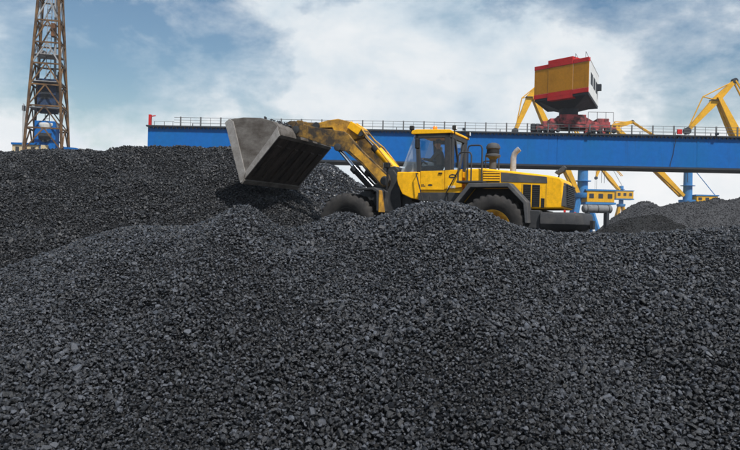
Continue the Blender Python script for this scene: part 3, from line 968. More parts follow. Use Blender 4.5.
# tilt cylinder, on the centre line between the arms
tc_ = MB().tube([(3.42, 0, 2.68), (4.20, 0, 3.46)], 0.135, 18).build('tilt_cylinder', M['yellow'], L, smooth=50)
MB().tube([(4.16, 0, 3.42), (4.66, 0, 3.93)], 0.07, 14).build('rod', M['chrome'], tc_, smooth=50)
MB().tube([(4.10, 0, 3.36), (4.24, 0, 3.50)], 0.155, 18).build('gland', M['dark'], tc_, smooth=50)
for s in (1, -1):
    MB().tube([(3.5, s * 0.3, 2.85), (4.05, s * 0.3, 3.48), (4.35, s * 0.26, 3.72), (4.6, s * 0.2, 4.02)], 0.03, 8).build('hydraulic_pipe', M['yellow_dirty'], L, smooth=60)
    lc = MB().tube([(3.90, s * 0.55, 2.02), (4.66, s * 0.55, 2.75)], 0.13, 18).build('lift_cylinder', M['black'], L, smooth=50)
    MB().tube([(4.62, s * 0.55, 2.71), (5.20, s * 0.55, 3.34)], 0.066, 14).build('rod', M['chrome'], lc, smooth=50)
    MB().tube([(4.58, s * 0.55, 2.67), (4.70, s * 0.55, 2.79)], 0.15, 18).build('gland', M['dark'], lc, smooth=50)
    MB().tube([(3.95, s * 0.70, 2.18), (4.6, s * 0.70, 2.82)], 0.024, 8).build('feed_pipe', M['chrome'], lc, smooth=60)
# head lamps on the front fender tops
for s in (1, -1):
    hl = MB().bar((3.30, s * 1.12, 2.05), (3.30, s * 1.12, 2.72), 0.05).build('head_lamp', M['black'], L)
    MB().box(3.24, 3.40, s * 1.12 - 0.1, s * 1.12 + 0.1, 2.70, 2.86).build('lamp_head', M['black'], hl, bevel=0.02)
    MB().box(3.402, 3.407, s * 1.12 - 0.08, s * 1.12 + 0.08, 2.72, 2.84).build('lens', M['lens'], hl)

# bucket, tipped forward
bk = empty('bucket', (6.75, 0, 3.9))
bk.parent = L
BO = Vector((6.75, 0, 3.9))


def bp(pts):
    return [(x - 6.75, z - 3.9) for x, z in pts]


A_, B_ = (8.74, 4.18), (8.06, 2.25)
side = [(8.74, 4.16), (8.58, 4.27), (8.09, 4.31), (7.45, 4.27), (6.98, 4.15), (6.80, 4.00), (6.70, 3.82), (6.71, 3.68), (7.02, 3.36), (8.03, 2.27), (8.09, 2.25)]
for s in (1, -1):
    sp = MB().prism(bp(side), *sorted((s * 1.70, s * 1.75))).build('side_plate', M['bucket_steel'], bk, bevel=0.006)
    y0, y1 = sorted((s * 1.745, s * 1.785))
    MB().prism(bp([(8.76, 4.17), (8.60, 4.285), (8.44, 4.20), (7.93, 2.55), (8.03, 2.24), (8.11, 2.22)]), y0, y1).build('leading_edge', M['bucket_edge'], sp, bevel=0.008)
    MB().prism(bp([(7.92, 2.60), (7.96, 2.335), (7.02, 3.345), (6.70, 3.69), (6.79, 3.98), (7.06, 3.62)]), *sorted((s * 1.742, s * 1.772))).build('wear_plate', M['bucket_edge'], sp, bevel=0.008)
# curved shell: bottom plate, back, top
shell = [(8.04, 2.27), (7.02, 3.36), (6.76, 3.63), (6.69, 3.72), (6.69, 3.84), (6.75, 3.96), (6.86, 4.08), (7.02, 4.17), (7.45, 4.285), (8.09, 4.325), (8.58, 4.285), (8.74, 4.17)]


def strip(pts, t):
    o = []
    for i, p in enumerate(pts):
        a, b = Vector(pts[max(i - 1, 0)]), Vector(pts[min(i + 1, len(pts) - 1)])
        d = (b - a).normalized()
        o.append((p[0] + d.y * t, p[1] - d.x * t))
    return pts + o[::-1]


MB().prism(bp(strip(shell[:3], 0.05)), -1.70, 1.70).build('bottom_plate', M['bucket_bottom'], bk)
MB().prism(bp(strip(shell[2:9], 0.05)), -1.70, 1.70).build('back_plate', M['bucket_steel'], bk, smooth=30)
MB().prism(bp(strip(shell[8:], 0.05)), -1.70, 1.70).build('top_plate', M['bucket_steel'], bk)
d = (Vector((8.04, 2.27)) - Vector((7.02, 3.36))).normalized()
nrm = Vector((-d.y, d.x))
if nrm.x > 0:
    nrm = -nrm
e0 = Vector((8.04, 2.27)) + d * 0.06
ep = [e0 + nrm * 0.055, e0 + nrm * 0.02 + d * 0.03, e0 - nrm * 0.03, e0 - nrm * 0.03 - d * 0.16, e0 + nrm * 0.055 - d * 0.16]
MB().prism(bp([tuple(p) for p in ep]), -1.77, 1.77).build('cutting_edge', M['bucket_steel'], bk, bevel=0.006)
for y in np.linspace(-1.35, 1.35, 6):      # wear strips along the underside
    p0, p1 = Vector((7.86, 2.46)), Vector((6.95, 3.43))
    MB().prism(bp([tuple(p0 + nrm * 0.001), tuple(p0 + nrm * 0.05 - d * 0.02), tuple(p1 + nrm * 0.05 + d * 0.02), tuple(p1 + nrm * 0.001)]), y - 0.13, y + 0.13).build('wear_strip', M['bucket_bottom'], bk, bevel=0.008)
for y in (-0.78, 0.78, -0.14, 0.14):
    hg = [(7.2, 4.22), (6.98, 4.32), (6.76, 4.30), (6.62, 4.12), (6.60, 3.95), (6.66, 3.85), (6.76, 3.85)] if abs(y) > 0.5 else [(7.3, 4.26), (7.0, 4.42), (6.82, 4.40), (6.74, 4.26), (6.8, 4.05)]
    MB().prism(bp(hg), y - 0.16 if abs(y) > 0.5 else y - 0.03, y - 0.09 if abs(y) > 0.5 else y + 0.03).build('hinge_lug', M['grime'], bk, bevel=0.01)

# coal left lying on top of the bucket
pts, rr_ = [], []
for k in range(130):
    y = rng.uniform(-1.65, 1.72)
    x = 6.86 + 0.9 * rng.random() ** 3.5
    top = np.interp(x, [6.86, 7.02, 7.45, 8.09, 8.58, 8.74], [4.10, 4.19, 4.30, 4.34, 4.30, 4.18])
    hgt = 0.01 + 0.04 * (0.5 + 0.5 * math.sin(x * 5.0 + y * 2.3)) * (0.5 + 0.5 * math.sin(y * 3.1 + 1))
    hgt += 0.22 * math.exp(-((x - 7.05) / 0.22) ** 2 - ((y + 0.1) / 0.55) ** 2)
    pts.append((x, y, top + rng.uniform(0, hgt)))
    rr_.append(0.038 * math.exp(rng.normal(0, 0.3)))
bl = scatter('spilled_coal', 'black coal lumps left lying on top of the tipped bucket', np.array(pts), np.array(rr_))
bl.matrix_world = Matrix.Translation(L.location) @ Matrix.Rotation(R(156), 4, 'Z')

# ------------------------------------------------------------------ driver
def person_driver():
    me = bpy.data.meshes.new('person')
    J = {'pelvis': (1.78, 0, 2.76, .15), 'waist': (1.79, 0, 2.94, .135), 'chest': (1.83, 0, 3.14, .155), 'neckb': (1.86, 0, 3.29, .075), 'neck': (1.885, 0, 3.36, .055), 'head0': (1.905, 0, 3.43, .088), 'head1': (1.91, 0, 3.52, .098), 'head2': (1.905, 0, 3.585, .075)}
    E = [('pelvis', 'waist'), ('waist', 'chest'), ('chest', 'neckb'), ('neckb', 'neck'), ('neck', 'head0'), ('head0', 'head1'), ('head1', 'head2')]
    for s, n in ((1, 'l'), (-1, 'r')):
        J.update({n + 'sh': (1.85, s * .19, 3.235, .075), n + 'el': (2.03, s * .27, 3.0, .052), n + 'wr': (2.27, s * .20, 3.04, .036), n + 'ha': (2.34, s * .185, 3.06, .036),
                  n + 'hip': (1.84, s * .10, 2.74, .105), n + 'kn': (2.28, s * .15, 2.78, .075), n + 'an': (2.52, s * .13, 2.44, .048), n + 'toe': (2.70, s * .14, 2.42, .04)})
        E += [('chest', n + 'sh'), (n + 'sh', n + 'el'), (n + 'el', n + 'wr'), (n + 'wr', n + 'ha'), ('pelvis', n + 'hip'), (n + 'hip', n + 'kn'), (n + 'kn', n + 'an'), (n + 'an', n + 'toe')]
    names = list(J)
    me.from_pydata([J[k][:3] for k in names], [(names.index(a), names.index(b)) for a, b in E], [])
    o = bpy.data.objects.new('person', me)
    COL.objects.link(o)
    md = o.modifiers.new('skin', 'SKIN')
    md.use_smooth_shade = True
    for i, k in enumerate(names):
        sv = me.skin_vertices[0].data[i]
        sv.radius = (J[k][3], J[k][3])
        sv.use_root = (k == 'pelvis')
    o.modifiers.new('sub', 'SUBSURF').levels = 2
    dg = bpy.context.evaluated_depsgraph_get()
    em = bpy.data.meshes.new_from_object(o.evaluated_get(dg))
    bpy.data.objects.remove(o)
    # fingers and face are added to the same mesh
    x = MB()
    for s in (1, -1):
        for k, ln in enumerate((0.055, 0.065, 0.06, 0.048)):
            b0 = Vector((2.355, s * (0.185 + (k - 1.5) * 0.018), 3.065))
            x.tube([b0, b0 + Vector((ln * 0.5, 0, 0.012)), b0 + Vector((ln * 0.75, 0, -0.018)), b0 + Vector((ln * 0.5, 0, -0.045))], [.0095, .009, .0085, .007], 6)
        b0 = Vector((2.31, s * 0.155, 3.06))
        x.tube([b0, b0 + Vector((0.03, -s * 0.02, 0.0)), b0 + Vector((0.06, -s * 0.012, -0.02))], [.011, .010, .008], 6)
        x.tube([(1.905, s * 0.085, 3.53), (1.90, s * 0.112, 3.50), (1.905, s * 0.10, 3.46)], [.012, .018, .010], 6)      # ear
        x.tube([(1.985, s * 0.034, 3.525), (1.997, s * 0.034, 3.523)], [.014, .009], 6)                                # eye
    x.tube([(1.99, 0, 3.53), (2.018, 0, 3.49), (2.0, 0, 3.476)], [.010, .017, .012], 6)                                 # nose
    x.tube([(1.985, -0.025, 3.447), (1.999, 0, 3.449), (1.985, 0.025, 3.447)], .007, 6)                                 # mouth
    bm = bmesh.new()
    bm.from_mesh(em)
    n0 = len(bm.faces)
    bv = [bm.verts.new(p) for p in x.v]
    for f in x.f:
        bm.faces.new([bv[i] for i in f])
    bmesh.ops.recalc_face_normals(bm, faces=bm.faces)
    for f in bm.faces:
        c = f.calc_center_median()
        f.smooth = True
        f.material_index = 0 if (c.z > 3.345 or c.x > 2.285 and c.z > 2.95) else (2 if c.z < 2.86 else 1)
    em.materials.clear()
    for k in ('skin', 'jacket', 'trousers'):
        em.materials.append(M[k])
    bm.to_mesh(em)
    bm.free()
    p = bpy.data.objects.new('person', em)
    COL.objects.link(p)
    hair = MB().lathe([(0.0, 3.672), (0.055, 3.662), (0.093, 3.625), (0.108, 3.57), (0.104, 3.525), (0.09, 3.53)], center=(1.895, 0, 0), n=20)
    hair.build('hair', M['hair'], p, smooth=60)
    return p


drv = person_driver()
drv.location = L.location + Matrix.Rotation(R(156), 3, 'Z') @ Vector((0.20, 0, 0.0))
drv.rotation_euler = L.rotation_euler
tag(drv, 'person in a dark jacket seated in the loader cab, hands on the wheel', 'person')

# ------------------------------------------------------------------ gantry bridge  (local: x along the girder, y away, z up)
gl, gr = at(148, 125.2, 98.0), at(740, 136.6, 94.9)
gdir = Vector((gr.x - gl.x, gr.y - gl.y, 0))
gyaw = math.atan2(gdir.y, gdir.x)
GTOP, GBOT, GLEN, GWID = 0.5 * (gl.z + gr.z), CAMZ + 8.62, 112.0, 5.0
bridge = empty('gantry_bridge', (gl.x, gl.y, 0), 'long blue steel gantry bridge girder with walkway railing spanning behind the loader', 'bridge crane', rot=(0, 0, gyaw))
B = bridge
pan = 18.94
np_ = int(GLEN / pan) + 1
for k in range(np_):
    x0, x1 = k * pan + 0.012, min((k + 1) * pan, GLEN) - 0.012
    MB().box(x0, x1, 0.0, 0.06, GBOT + 0.25, GTOP - 0.2).build('web_panel', M['blue'], B)
    MB().box(x0, x1, GWID - 0.06, GWID, GBOT + 0.25, GTOP - 0.2).build('web_panel', M['blue'], B)
    MB().box(x0 + pan / 2, x0 + pan / 2 + 0.05, -0.012, -0.002, GBOT + 0.27, GTOP - 0.22).build('weld_seam', M['blue'], B)
    if k in (1, 3):
        MB().box(x1 - 0.12, x1 + 0.15, -0.035, -0.003, GBOT + 0.3, GTOP - 0.22).build('splice_plate', M['blue'], B)
MB().box(0.02, 0.08, 0.07, GWID - 0.07, GBOT + 0.25, GTOP - 0.2).build('end_plate', M['blue'], B)
MB().box(-0.15, GLEN, -0.42, GWID + 0.42, GTOP - 0.2, GTOP).build('top_flange', M['flange'], B)
MB().box(0.0, GLEN, -0.30, GWID + 0.30, GBOT, GBOT + 0.25).build('bottom_flange', M['flange'], B)
brk = MB()
for k in range(int(GLEN / 0.55)):
    x = 0.3 + k * 0.55
    brk.box(x, x + 0.1, -0.36, -0.004, GTOP - 0.42, GTOP - 0.204)
o = brk.build('bracket_row', M['flange'], B)
o['kind'] = 'stuff'
for y in (0.9, GWID - 0.9):
    MB().box(0.4, GLEN, y - 0.07, y + 0.07, GTOP, GTOP + 0.16).build('crane_rail', M['flange'], B)
# railing along the near edge
RX0 = (183 - 148) / FPX * 98 - 0.2
k = 0
x = RX0
while x < 92:
    MB().box(x - 0.085, x + 0.085, -0.36, -0.22, GTOP, GTOP + 1.24).build('railing_post', M['railing'], B)
    MB().box(x + 1.38, x + 1.42, -0.31, -0.27, GTOP, GTOP + 1.12).build('thin_post', M['railing'], B)
    x += 2.82
    k += 1
for z, w in ((1.14, 0.055), (0.78, 0.04), (0.42, 0.04)):
    MB().box(RX0 - 0.9, 92, -0.29 - w / 2, -0.29 + w / 2, GTOP + z - w / 2, GTOP + z + w / 2).build('handrail', M['railing'], B)
MB().box(0.9, RX0 - 0.9, -0.31, -0.27, GTOP + 0.50, GTOP + 0.54).build('low_rail', M['railing'], B)
for xx in (1.0, 2.4, 3.6):
    MB().box(xx - 0.03, xx + 0.03, -0.32, -0.26, GTOP, GTOP + 0.53).build('low_post', M['railing'], B)
MB().box(RX0, 92, GWID + 0.27, GWID + 0.31, GTOP + 1.10, GTOP + 1.14).build('handrail', M['railing'], B)
for k in range(18):
    MB().box(RX0 + k * 5.0, RX0 + k * 5.0 + 0.1, GWID + 0.24, GWID + 0.34, GTOP, GTOP + 1.14).build('railing_post', M['railing'], B)
# red buffer post at the free end
ep = MB().box(0.0, 0.36, 0.1, 0.5, GTOP, GTOP + 1.55).build('end_buffer', M['red'], B, bevel=0.03)
MB().bar((0.34, 0.3, GTOP + 1.3), (0.95, 0.3, GTOP + 1.42), 0.14).build('buffer_arm', M['red'], ep)
# legs: one portal hidden behind the left pile, one beyond the right edge
for xx in (7.0, 104.0):
    for y in (0.6, GWID - 0.6):
        MB().prism([(xx - 0.8, GBOT - 0.002), (xx + 0.8, GBOT - 0.002), (xx + 0.5, 0.9), (xx - 0.5, 0.9)], y - 0.45, y + 0.45).build('leg', M['blue'], B)
    MB().box(xx - 1.6, xx + 1.6, -0.5, GWID + 0.5, 0.25, 0.9).build('leg_bogie', M['flange'], B)

# ------------------------------------------------------------------ slewing crane on the bridge
c0 = at(588.5, 91.5, 92.0)
PC = Vector((c0.x, c0.y))                       # plan of the machine house: skewed end wall towards the viewer
PL = PC + Vector((-0.643, 0.766)) * 8.7
PD = PC + Vector((0.402, 0.916)) * 12.3
PE = PL + Vector((4.0, 8.5))
HH = 4.45
gx = PC.x - 0.8
piv = Vector((gx, gl.y + (gx - gl.x) * math.tan(gyaw) + GWID / 2 / math.cos(gyaw)))
tr = empty('bridge_crane', (piv.x, piv.y, GTOP), 'yellow and red slewing crane cabin on a red trolley atop the blue bridge', 'crane')
T = tr          # local: world-aligned, z up from the bridge top
hz0 = c0.z - GTOP
pc, pl, pd, pe = PC - piv, PL - piv, PD - piv, PE - piv


def band(p, q, f0, f1, out, inn, z0, z1):
    """plan strip along the wall p->q between fractions f0 and f1, proud by out"""
    t = (q - p)
    n = Vector((t.y, -t.x)).normalized()
    cen = (pc + pe) / 2
    if n.dot((p + q) / 2 - cen) < 0:
        n = -n
    a_, b_ = p + t * f0, p + t * f1
    return MB().prism([tuple(a_ + n * out), tuple(b_ + n * out), tuple(b_ - n * inn), tuple(a_ - n * inn)], z0, z1, axis='z')


plan = [tuple(p) for p in (pc, pd, pe, pl)]
hs = MB().prism(plan, hz0, hz0 + HH, axis='z').build('machine_house', M['white'], T, bevel=0.04)
for f0, f1, o_ in ((0.0, 0.275, 0.03), (0.28, 0.735, 0.07), (0.74, 1.0, 0.03)):
    band(pc, pl, f0, f1, o_, 0.05, hz0 + 0.6, hz0 + HH - 0.42).build('end_panel', M['house_yellow'], hs, bevel=0.03)
    band(pc, pl, f0, f1, o_ + 0.05, 0.05, hz0 - 0.02, hz0 + 0.57).build('red_band', M['red'], hs, bevel=0.02)
    band(pc, pl, f0, f1, o_ + 0.06, 0.3, hz0 + HH - 0.40, hz0 + HH + 0.14).build('roof_band', M['red'], hs, bevel=0.03)
MB().prism([tuple(p * 1.01) for p in (pc, pd, pe, pl)], hz0 + HH + 0.003, hz0 + HH + 0.12, axis='z').build('roof', M['white'], hs, bevel=0.03)
band(pc, pl, 0.28, 0.735, 0.12, 3.0, hz0 + HH + 0.14, hz0 + HH + 0.62).build('roof_box', M['red'], hs, bevel=0.03)
band(pc, pl, 0.28, 0.735, 0.12, 1.2, hz0 - 0.5, hz0 - 0.02).build('counterweight', M['red'], hs, bevel=0.03)
for f0, f1 in ((0.18, 0.36), (0.45, 0.6), (0.68, 0.82)):
    band(pc, pd, f0, f1, 0.04, 0.02, hz0 + 1.5, hz0 + 3.0).build('window', M['flange'], hs)
band(pc, pd, 0.80, 0.86, 0.6, 0.0, hz0 + 2.0, hz0 + 2.9).build('lamp_box', M['flange'], hs)
MB().prism([tuple(p * 0.985) for p in (pc, pd, pe, pl)], hz0 - 0.30, hz0 - 0.003, axis='z').build('under_frame', M['flange'], hs)
# tapering underside
upv = [p * 0.86 for p in (pc, pd, pe, pl)]
lov = [p * 0.34 for p in (pc, pd, pe, pl)]
MB().add([(p.x, p.y, hz0 - 0.30) for p in upv] + [(p.x, p.y, hz0 - 1.35) for p in lov], [(0, 1, 2, 3), (7, 6, 5, 4), (0, 4, 5, 1), (1, 5, 6, 2), (2, 6, 7, 3), (3, 7, 4, 0)]).build('belly', M['flange'], T)
MB().lathe([(0, 2.35), (1.6, 2.35), (1.6, 2.7), (1.3, 2.75), (1.3, hz0 - 1.3), (0, hz0 - 1.3)], n=28).build('slewing_ring', M['flange'], T, smooth=40)
for f in (0.06, 0.24):
    q0 = pc.lerp(pl, f)
    q1 = q0 + (pd - pc) * 0.25
    zr = hz0 + HH
    MB().tube([(q0.x, q0.y, zr + 0.1), (q0.x, q0.y, zr + 0.9), (q1.x, q1.y, zr + 0.9), (q1.x, q1.y, zr + 0.1)], 0.03, 6).build('roof_rail', M['railing'], hs)
# jib on the far side of the house
fdir = (pd - pc).normalized()
for s in (-1, 1):
    q = (pd + pe) / 2 + Vector((fdir.y, -fdir.x)) * s * 1.2
    e = (pd + pe) / 2 + fdir * 13 + Vector((fdir.y, -fdir.x)) * s * 0.4
    MB().bar((q.x, q.y, hz0 + 1.0), (e.x, e.y, hz0 + 5.5), 0.45).build('jib_chord', M['crane_yellow'], T)
# trolley frame, turned back to the girder's direction
tq = empty('trolley', (0, 0, 0), rot=(0, 0, gyaw))
tq.parent = T
cz = 0.16
MB().box(-3.9, 5.2, -2.1, -1.3, cz + 0.75, cz + 1.55).build('trolley_beam', M['bogie_red'], tq, bevel=0.03)
MB().box(-3.9, 5.2, 1.3, 2.1, cz + 0.75, cz + 1.55).build('trolley_beam', M['bogie_red'], tq, bevel=0.03)
MB().box(-1.6, 1.9, -2.2, 2.2, cz + 1.2, cz + 2.5).build('trolley_deck', M['bogie_red'], tq, bevel=0.04)
MB().box(-2.9, -1.65, -1.9, 1.9, cz + 1.4, cz + 1.95).build('winch_house', M['bogie_red'], tq, bevel=0.04)
MB().prism([(1.95, cz + 1.4), (1.95, cz + 2.2), (2.9, cz + 1.7), (2.9, cz + 1.4)], -1.9, 1.9).build('gusset', M['bogie_red'], tq, bevel=0.03)
MB().box(3.5, 5.1, -1.9, 1.9, cz + 1.55, cz + 2.05).build('gear_case', M['bogie_red'], tq, bevel=0.06)
for xx in (-4.1, -2.3, 3.4, 5.3):
    for y in (-1.6, 1.6):
        bg = MB().box(xx - 0.75, xx + 0.75, y - 0.42, y + 0.42, cz + 0.3, cz + 0.85).build('bogie', M['bogie_red'], tq, bevel=0.05)
        for dx in (-0.42, 0.42):
            MB().lathe([(0, -0.16), (0.3, -0.16), (0.3, 0.16), (0, 0.16)], center=(xx + dx, y - 0.5, cz + 0.30), axis='y', n=16).build('bogie_wheel', M['flange'], bg, smooth=40)
for xx in (-5.2, -4.6):
    MB().box(xx - 0.25, xx + 0.25, -1.9, -1.0, cz + 0.2, cz + 1.2).build('cable_drum', M['flange'], tq, bevel=0.05)
for xx in (2.2, 3.4, 4.6, 5.6):
    MB().box(xx - 0.03, xx + 0.03, -2.1, -2.04, cz + 1.55, cz + 2.9).build('guard_post', M['railing'], tq)
MB().box(2.2, 5.6, -2.09, -2.05, cz + 2.86, cz + 2.92).build('guard_rail', M['railing'], tq)

# ------------------------------------------------------------------ far portal cranes
def lat(mb, a, b, w0, w1, n, t, chord=None):
    """lattice girder between two points, square section w0 -> w1"""
    a, b = Vector(a), Vector(b)
    d = (b - a).normalized()
    s = d.cross(Vector((0, 0, 1)))
    s = s.normalized() if s.length > 0.05 else Vector((1, 0, 0))
    v = s.cross(d).normalized()
    cor = lambda f, i, j: a.lerp(b, f) + (s * i + v * j) * (w0 + (w1 - w0) * f) / 2
    for i, j in ((-1, -1), (1, -1), (1, 1), (-1, 1)):
        mb.bar(cor(0, i, j), cor(1, i, j), chord or t * 1.5)
    for k in range(n):
        f0, f1 = k / n, (k + 1) / n
        q = [(-1, -1), (1, -1), (1, 1), (-1, 1)]
        for m in range(4):
            p, r = q[m], q[(m + 1) % 4]
            mb.bar(cor(f0, *p), cor(f1, *r) if (k + m) % 2 else cor(f1, *r), t)
            mb.bar(cor(f1, *p), cor(f1, *r), t)
    return mb


def rel(o, p):
    return tuple(Vector(p) - o.location)


def portal_crane(label, colpx, colw, y_top, y_base, Y, jib, fly, tie, house, group='portal cranes beyond the bridge', legs='crane_blue', jw=1.3):
    base = at(colpx, y_base, Y)
    c = empty('portal_crane', (base.x, base.y, 0), label, 'crane', group)
    zt, zb = at(colpx, y_top, Y).z, base.z
    w = colw / FPX * Y / 2
    MB().lathe([(0, zb), (w, zb), (w * 0.9, zt), (0, zt)], n=20).build('column', M['crane_blue'], c, smooth=40)
    MB().lathe([(0, zb - 1.2), (w * 1.7, zb - 1.2), (w * 1.9, zb - 0.6), (w * 1.9, zb), (0, zb)], n=20).build('slewing_platform', M['crane_blue'], c, smooth=30)
    for k in (0.35, 0.8):
        z = zb + (zt - zb) * k
        MB().lathe([(w * 0.8, z), (w * 1.55, z), (w * 1.55, z + 0.18), (w * 0.8, z + 0.18)], n=20).build('gallery', M['crane_blue'], c, smooth=30)
    s = max(3.5, w * 2.5)
    for i, j in ((-1, -1), (1, -1), (1, 1), (-1, 1)):
        MB().bar((i * w * 0.8, j * w * 0.8, zb - 1.2), (i * s, j * s, 0.6), 0.9).build('portal_leg', M[legs], c)
        MB().box(i * s - 1.3, i * s + 1.3, j * s - 0.5, j * s + 0.5, 0.05, 0.75).build('leg_bogie', M['flange'], c)
    for i in (-1, 1):
        MB().bar((i * s * .75, -s * .75, zb * 0.30), (i * s * .75, s * .75, zb * 0.30), 0.5).build('portal_tie', M['crane_blue'], c)
    if house:
        x0, x1, ya, yb, pitch = house
        p0, p1 = at(x0, ya, Y), at(x1, yb, Y)
        hh = MB().box(p0.x - base.x, p1.x - base.x, -2.4, 2.4, p1.z, p0.z).build('machine_house', M['crane_yellow'], c, bevel=0.1)
        zlo, zhi = p1.z, p0.z
        n = 3
        for k in range(n):
            xa = p0.x - base.x + (k + 0.25) * (p1.x - p0.x) / n
            MB().box(xa, xa + (p1.x - p0.x) / n * 0.5, -2.45, -2.38, zlo + (zhi - zlo) * 0.35, zlo + (zhi - zlo) * 0.75).build('window', M['flange'], hh)
        MB().box(p0.x - base.x - 0.3, p1.x - base.x + 0.3, -2.6, 2.6, zhi, zhi + 0.35).build('roof', M['crane_blue'], hh)
        MB().box(p0.x - base.x - 0.3, p1.x - base.x + 0.3, -2.6, 2.6, zlo - 0.5, zlo - 0.003).build('deck', M['crane_blue'], hh)
        if pitch:
            q = p1.x - base.x
            MB().tube([(0.0, -0.5, zt - 1.0), (q, -0.5, zhi + 0.4)], 0.12, 6).build('stay', M['crane_blue'], c)
    # main jib
    if jib:
        (xa, ya), (xb, yb) = jib
        a, b = rel(c, at(xa, ya, Y)), rel(c, at(xb, yb, Y))
        m = MB()
        for s2 in (-1, 1):
            m2 = MB()
            pa, pb = Vector(a) + Vector((0, s2 * 1.1, 0)), Vector(b) + Vector((0, s2 * 0.5, 0))
            mid = pa.lerp(pb, 0.5)
            m2.add(*_taper(pa, mid, pb, jw))
            m2.build('jib_girder', M['crane_yellow'], c)
        for k in range(1, 7):
            f = k / 7
            pa = Vector(a).lerp(Vector(b), f)
            MB().bar(pa + Vector((0, -1.1 + 0.6 * f, 0)), pa + Vector((0, 1.1 - 0.6 * f, 0)), 0.25).build('jib_spacer', M['crane_yellow'], c)
    if fly:
        (xa, ya), (xb, yb), (xc, yc) = fly          # tip, hinge, tail
        a, b, d = (Vector(rel(c, at(*q, Y))) for q in ((xa, ya), (xb, yb), (xc, yc)))
        MB().add(*_taper(a, b, d, jw * 0.95)).build('fly_jib', M['crane_yellow'], c)
        n = (d - a).normalized().cross(Vector((0, 1, 0))).normalized()
        if n.z < 0:
            n = -n
        k = a.lerp(d, 0.52) + n * 2.6
        for q in (a, d, b):
            MB().tube([q, k], 0.13, 6).build('fly_stay', M['crane_yellow'], c)
        MB().lathe([(0, -0.5), (0.75, -0.5), (0.75, 0.5), (0, 0.5)], center=a, axis='y', n=14).build('head_sheave', M['flange'], c)
        MB().lathe([(0, -0.5), (0.6, -0.5), (0.6, 0.5), (0, 0.5)], center=d, axis='y', n=14).build('tail_sheave', M['flange'], c)
        for s2 in (-0.25, 0.25):
            MB().tube([d + Vector((0, s2, 0.5)), Vector((w * 0.6, s2, zt - 0.5))], 0.05, 5).build('hoist_rope', M['flange'], c)
            MB().tube([a + Vector((0, s2, 0.6)), d + Vector((0, s2, 0.55))], 0.05, 5).build('hoist_rope', M['flange'], c)
            MB().tube([a + Vector((s2 * 2, s2, -0.3)), a + Vector((s2 * 2, s2, -0.45 * a.z))], 0.06, 5).build('hoist_rope', M['flange'], c)
        MB().box(b.x - 1.1, b.x + 0.9, b.y - 0.9, b.y + 0.9, b.z - 0.15, b.z).build('hinge_platform', M['flange'], c)
        if tie:
            e = Vector(rel(c, at(*tie, Y)))
            for s2 in (-1, 1):
                MB().tube([d + Vector((0, s2 * 0.5, 0)), e + Vector((0, s2 * 1.0, 0))], 0.2, 6).build('tie_bar', M['crane_yellow'], c)
    return c


def _taper(a, m, b, w):
    a, m, b = Vector(a), Vector(m), Vector(b)
    d = (b - a).normalized()
    s = Vector((0, 1, 0))
    u = d.cross(s).normalized()
    vs = []
    for p, k in ((a, 0.45), (m, 1.0), (b, 0.5)):
        for i, j in ((-1, -1), (1, -1), (1, 1), (-1, 1)):
            vs.append(p + s * i * 0.3 * w + u * j * w * k * 0.5)
    fs = [(0, 1, 2, 3), (11, 10, 9, 8)]
    for q in (0, 4):
        fs += [(q + i, q + (i + 1) % 4, q + 4 + (i + 1) % 4, q + 4 + i) for i in range(4)]
    return vs, fs


portal_crane('blue and yellow portal crane behind the loader tail, jib rising behind the bridge crane', 582.5, 10.5, 160, 193, 170, ((577, 194), (533.5, 97)), ((515, 131), (530, 97), (546, 78)), (592, 160), (584, 611, 191, 203, False), jw=1.75)
portal_crane('pale blue portal crane rising over the long grey heap, yellow house on its right', 687.5, 9.0, 160, 200, 215, ((682, 196), (615, 127)), ((604, 137), (616, 126), (632, 122)), (690, 158), (693, 714, 196, 203, True), jw=1.9)
portal_crane('yellow double jib portal crane above the bridge near the right edge', 763, 11, 120, 196, 150, ((750, 166), (717.5, 97)), ((687, 131), (716, 100), (734.5, 81)), (752, 112), (766, 800, 188, 200, True), jw=1.55)
portal_crane('small distant yellow portal crane between the two blue columns', 621, 4.5, 186, 204, 330, ((619, 190), (601, 168)), ((596, 178), (600, 166), (606, 158)), (622, 176), (614.5, 631.5, 191, 199, False), jw=1.7, legs='crane_yellow')

# loose details of the bridge: hanging cable, red junction box
xq = (675 - 148) / FPX * 96.2
MB().tube([(xq + 0.25, -0.4, GTOP - 0.2), (xq + 0.2, -0.12, GTOP - 1.2), (xq, -0.1, GTOP - 2.6), (xq - 0.35, -0.12, GTOP - 3.9), (xq - 0.4, -0.2, GBOT + 0.3)], 0.035, 6).build('hanging_cable', M['flange'], B)
MB().box(xq + 0.3, xq + 0.95, -0.62, -0.37, GTOP + 0.1, GTOP + 0.75).build('junction_box', M['red'], B, bevel=0.03)
for xx in (21.5, 44.0, 61.0, 78.0):
    lb = MB().box(xx - 0.2, xx + 0.2, -0.75, -0.40, GTOP + 0.05, GTOP + 0.4).build('lamp_box', M['flange'], B, bevel=0.03)

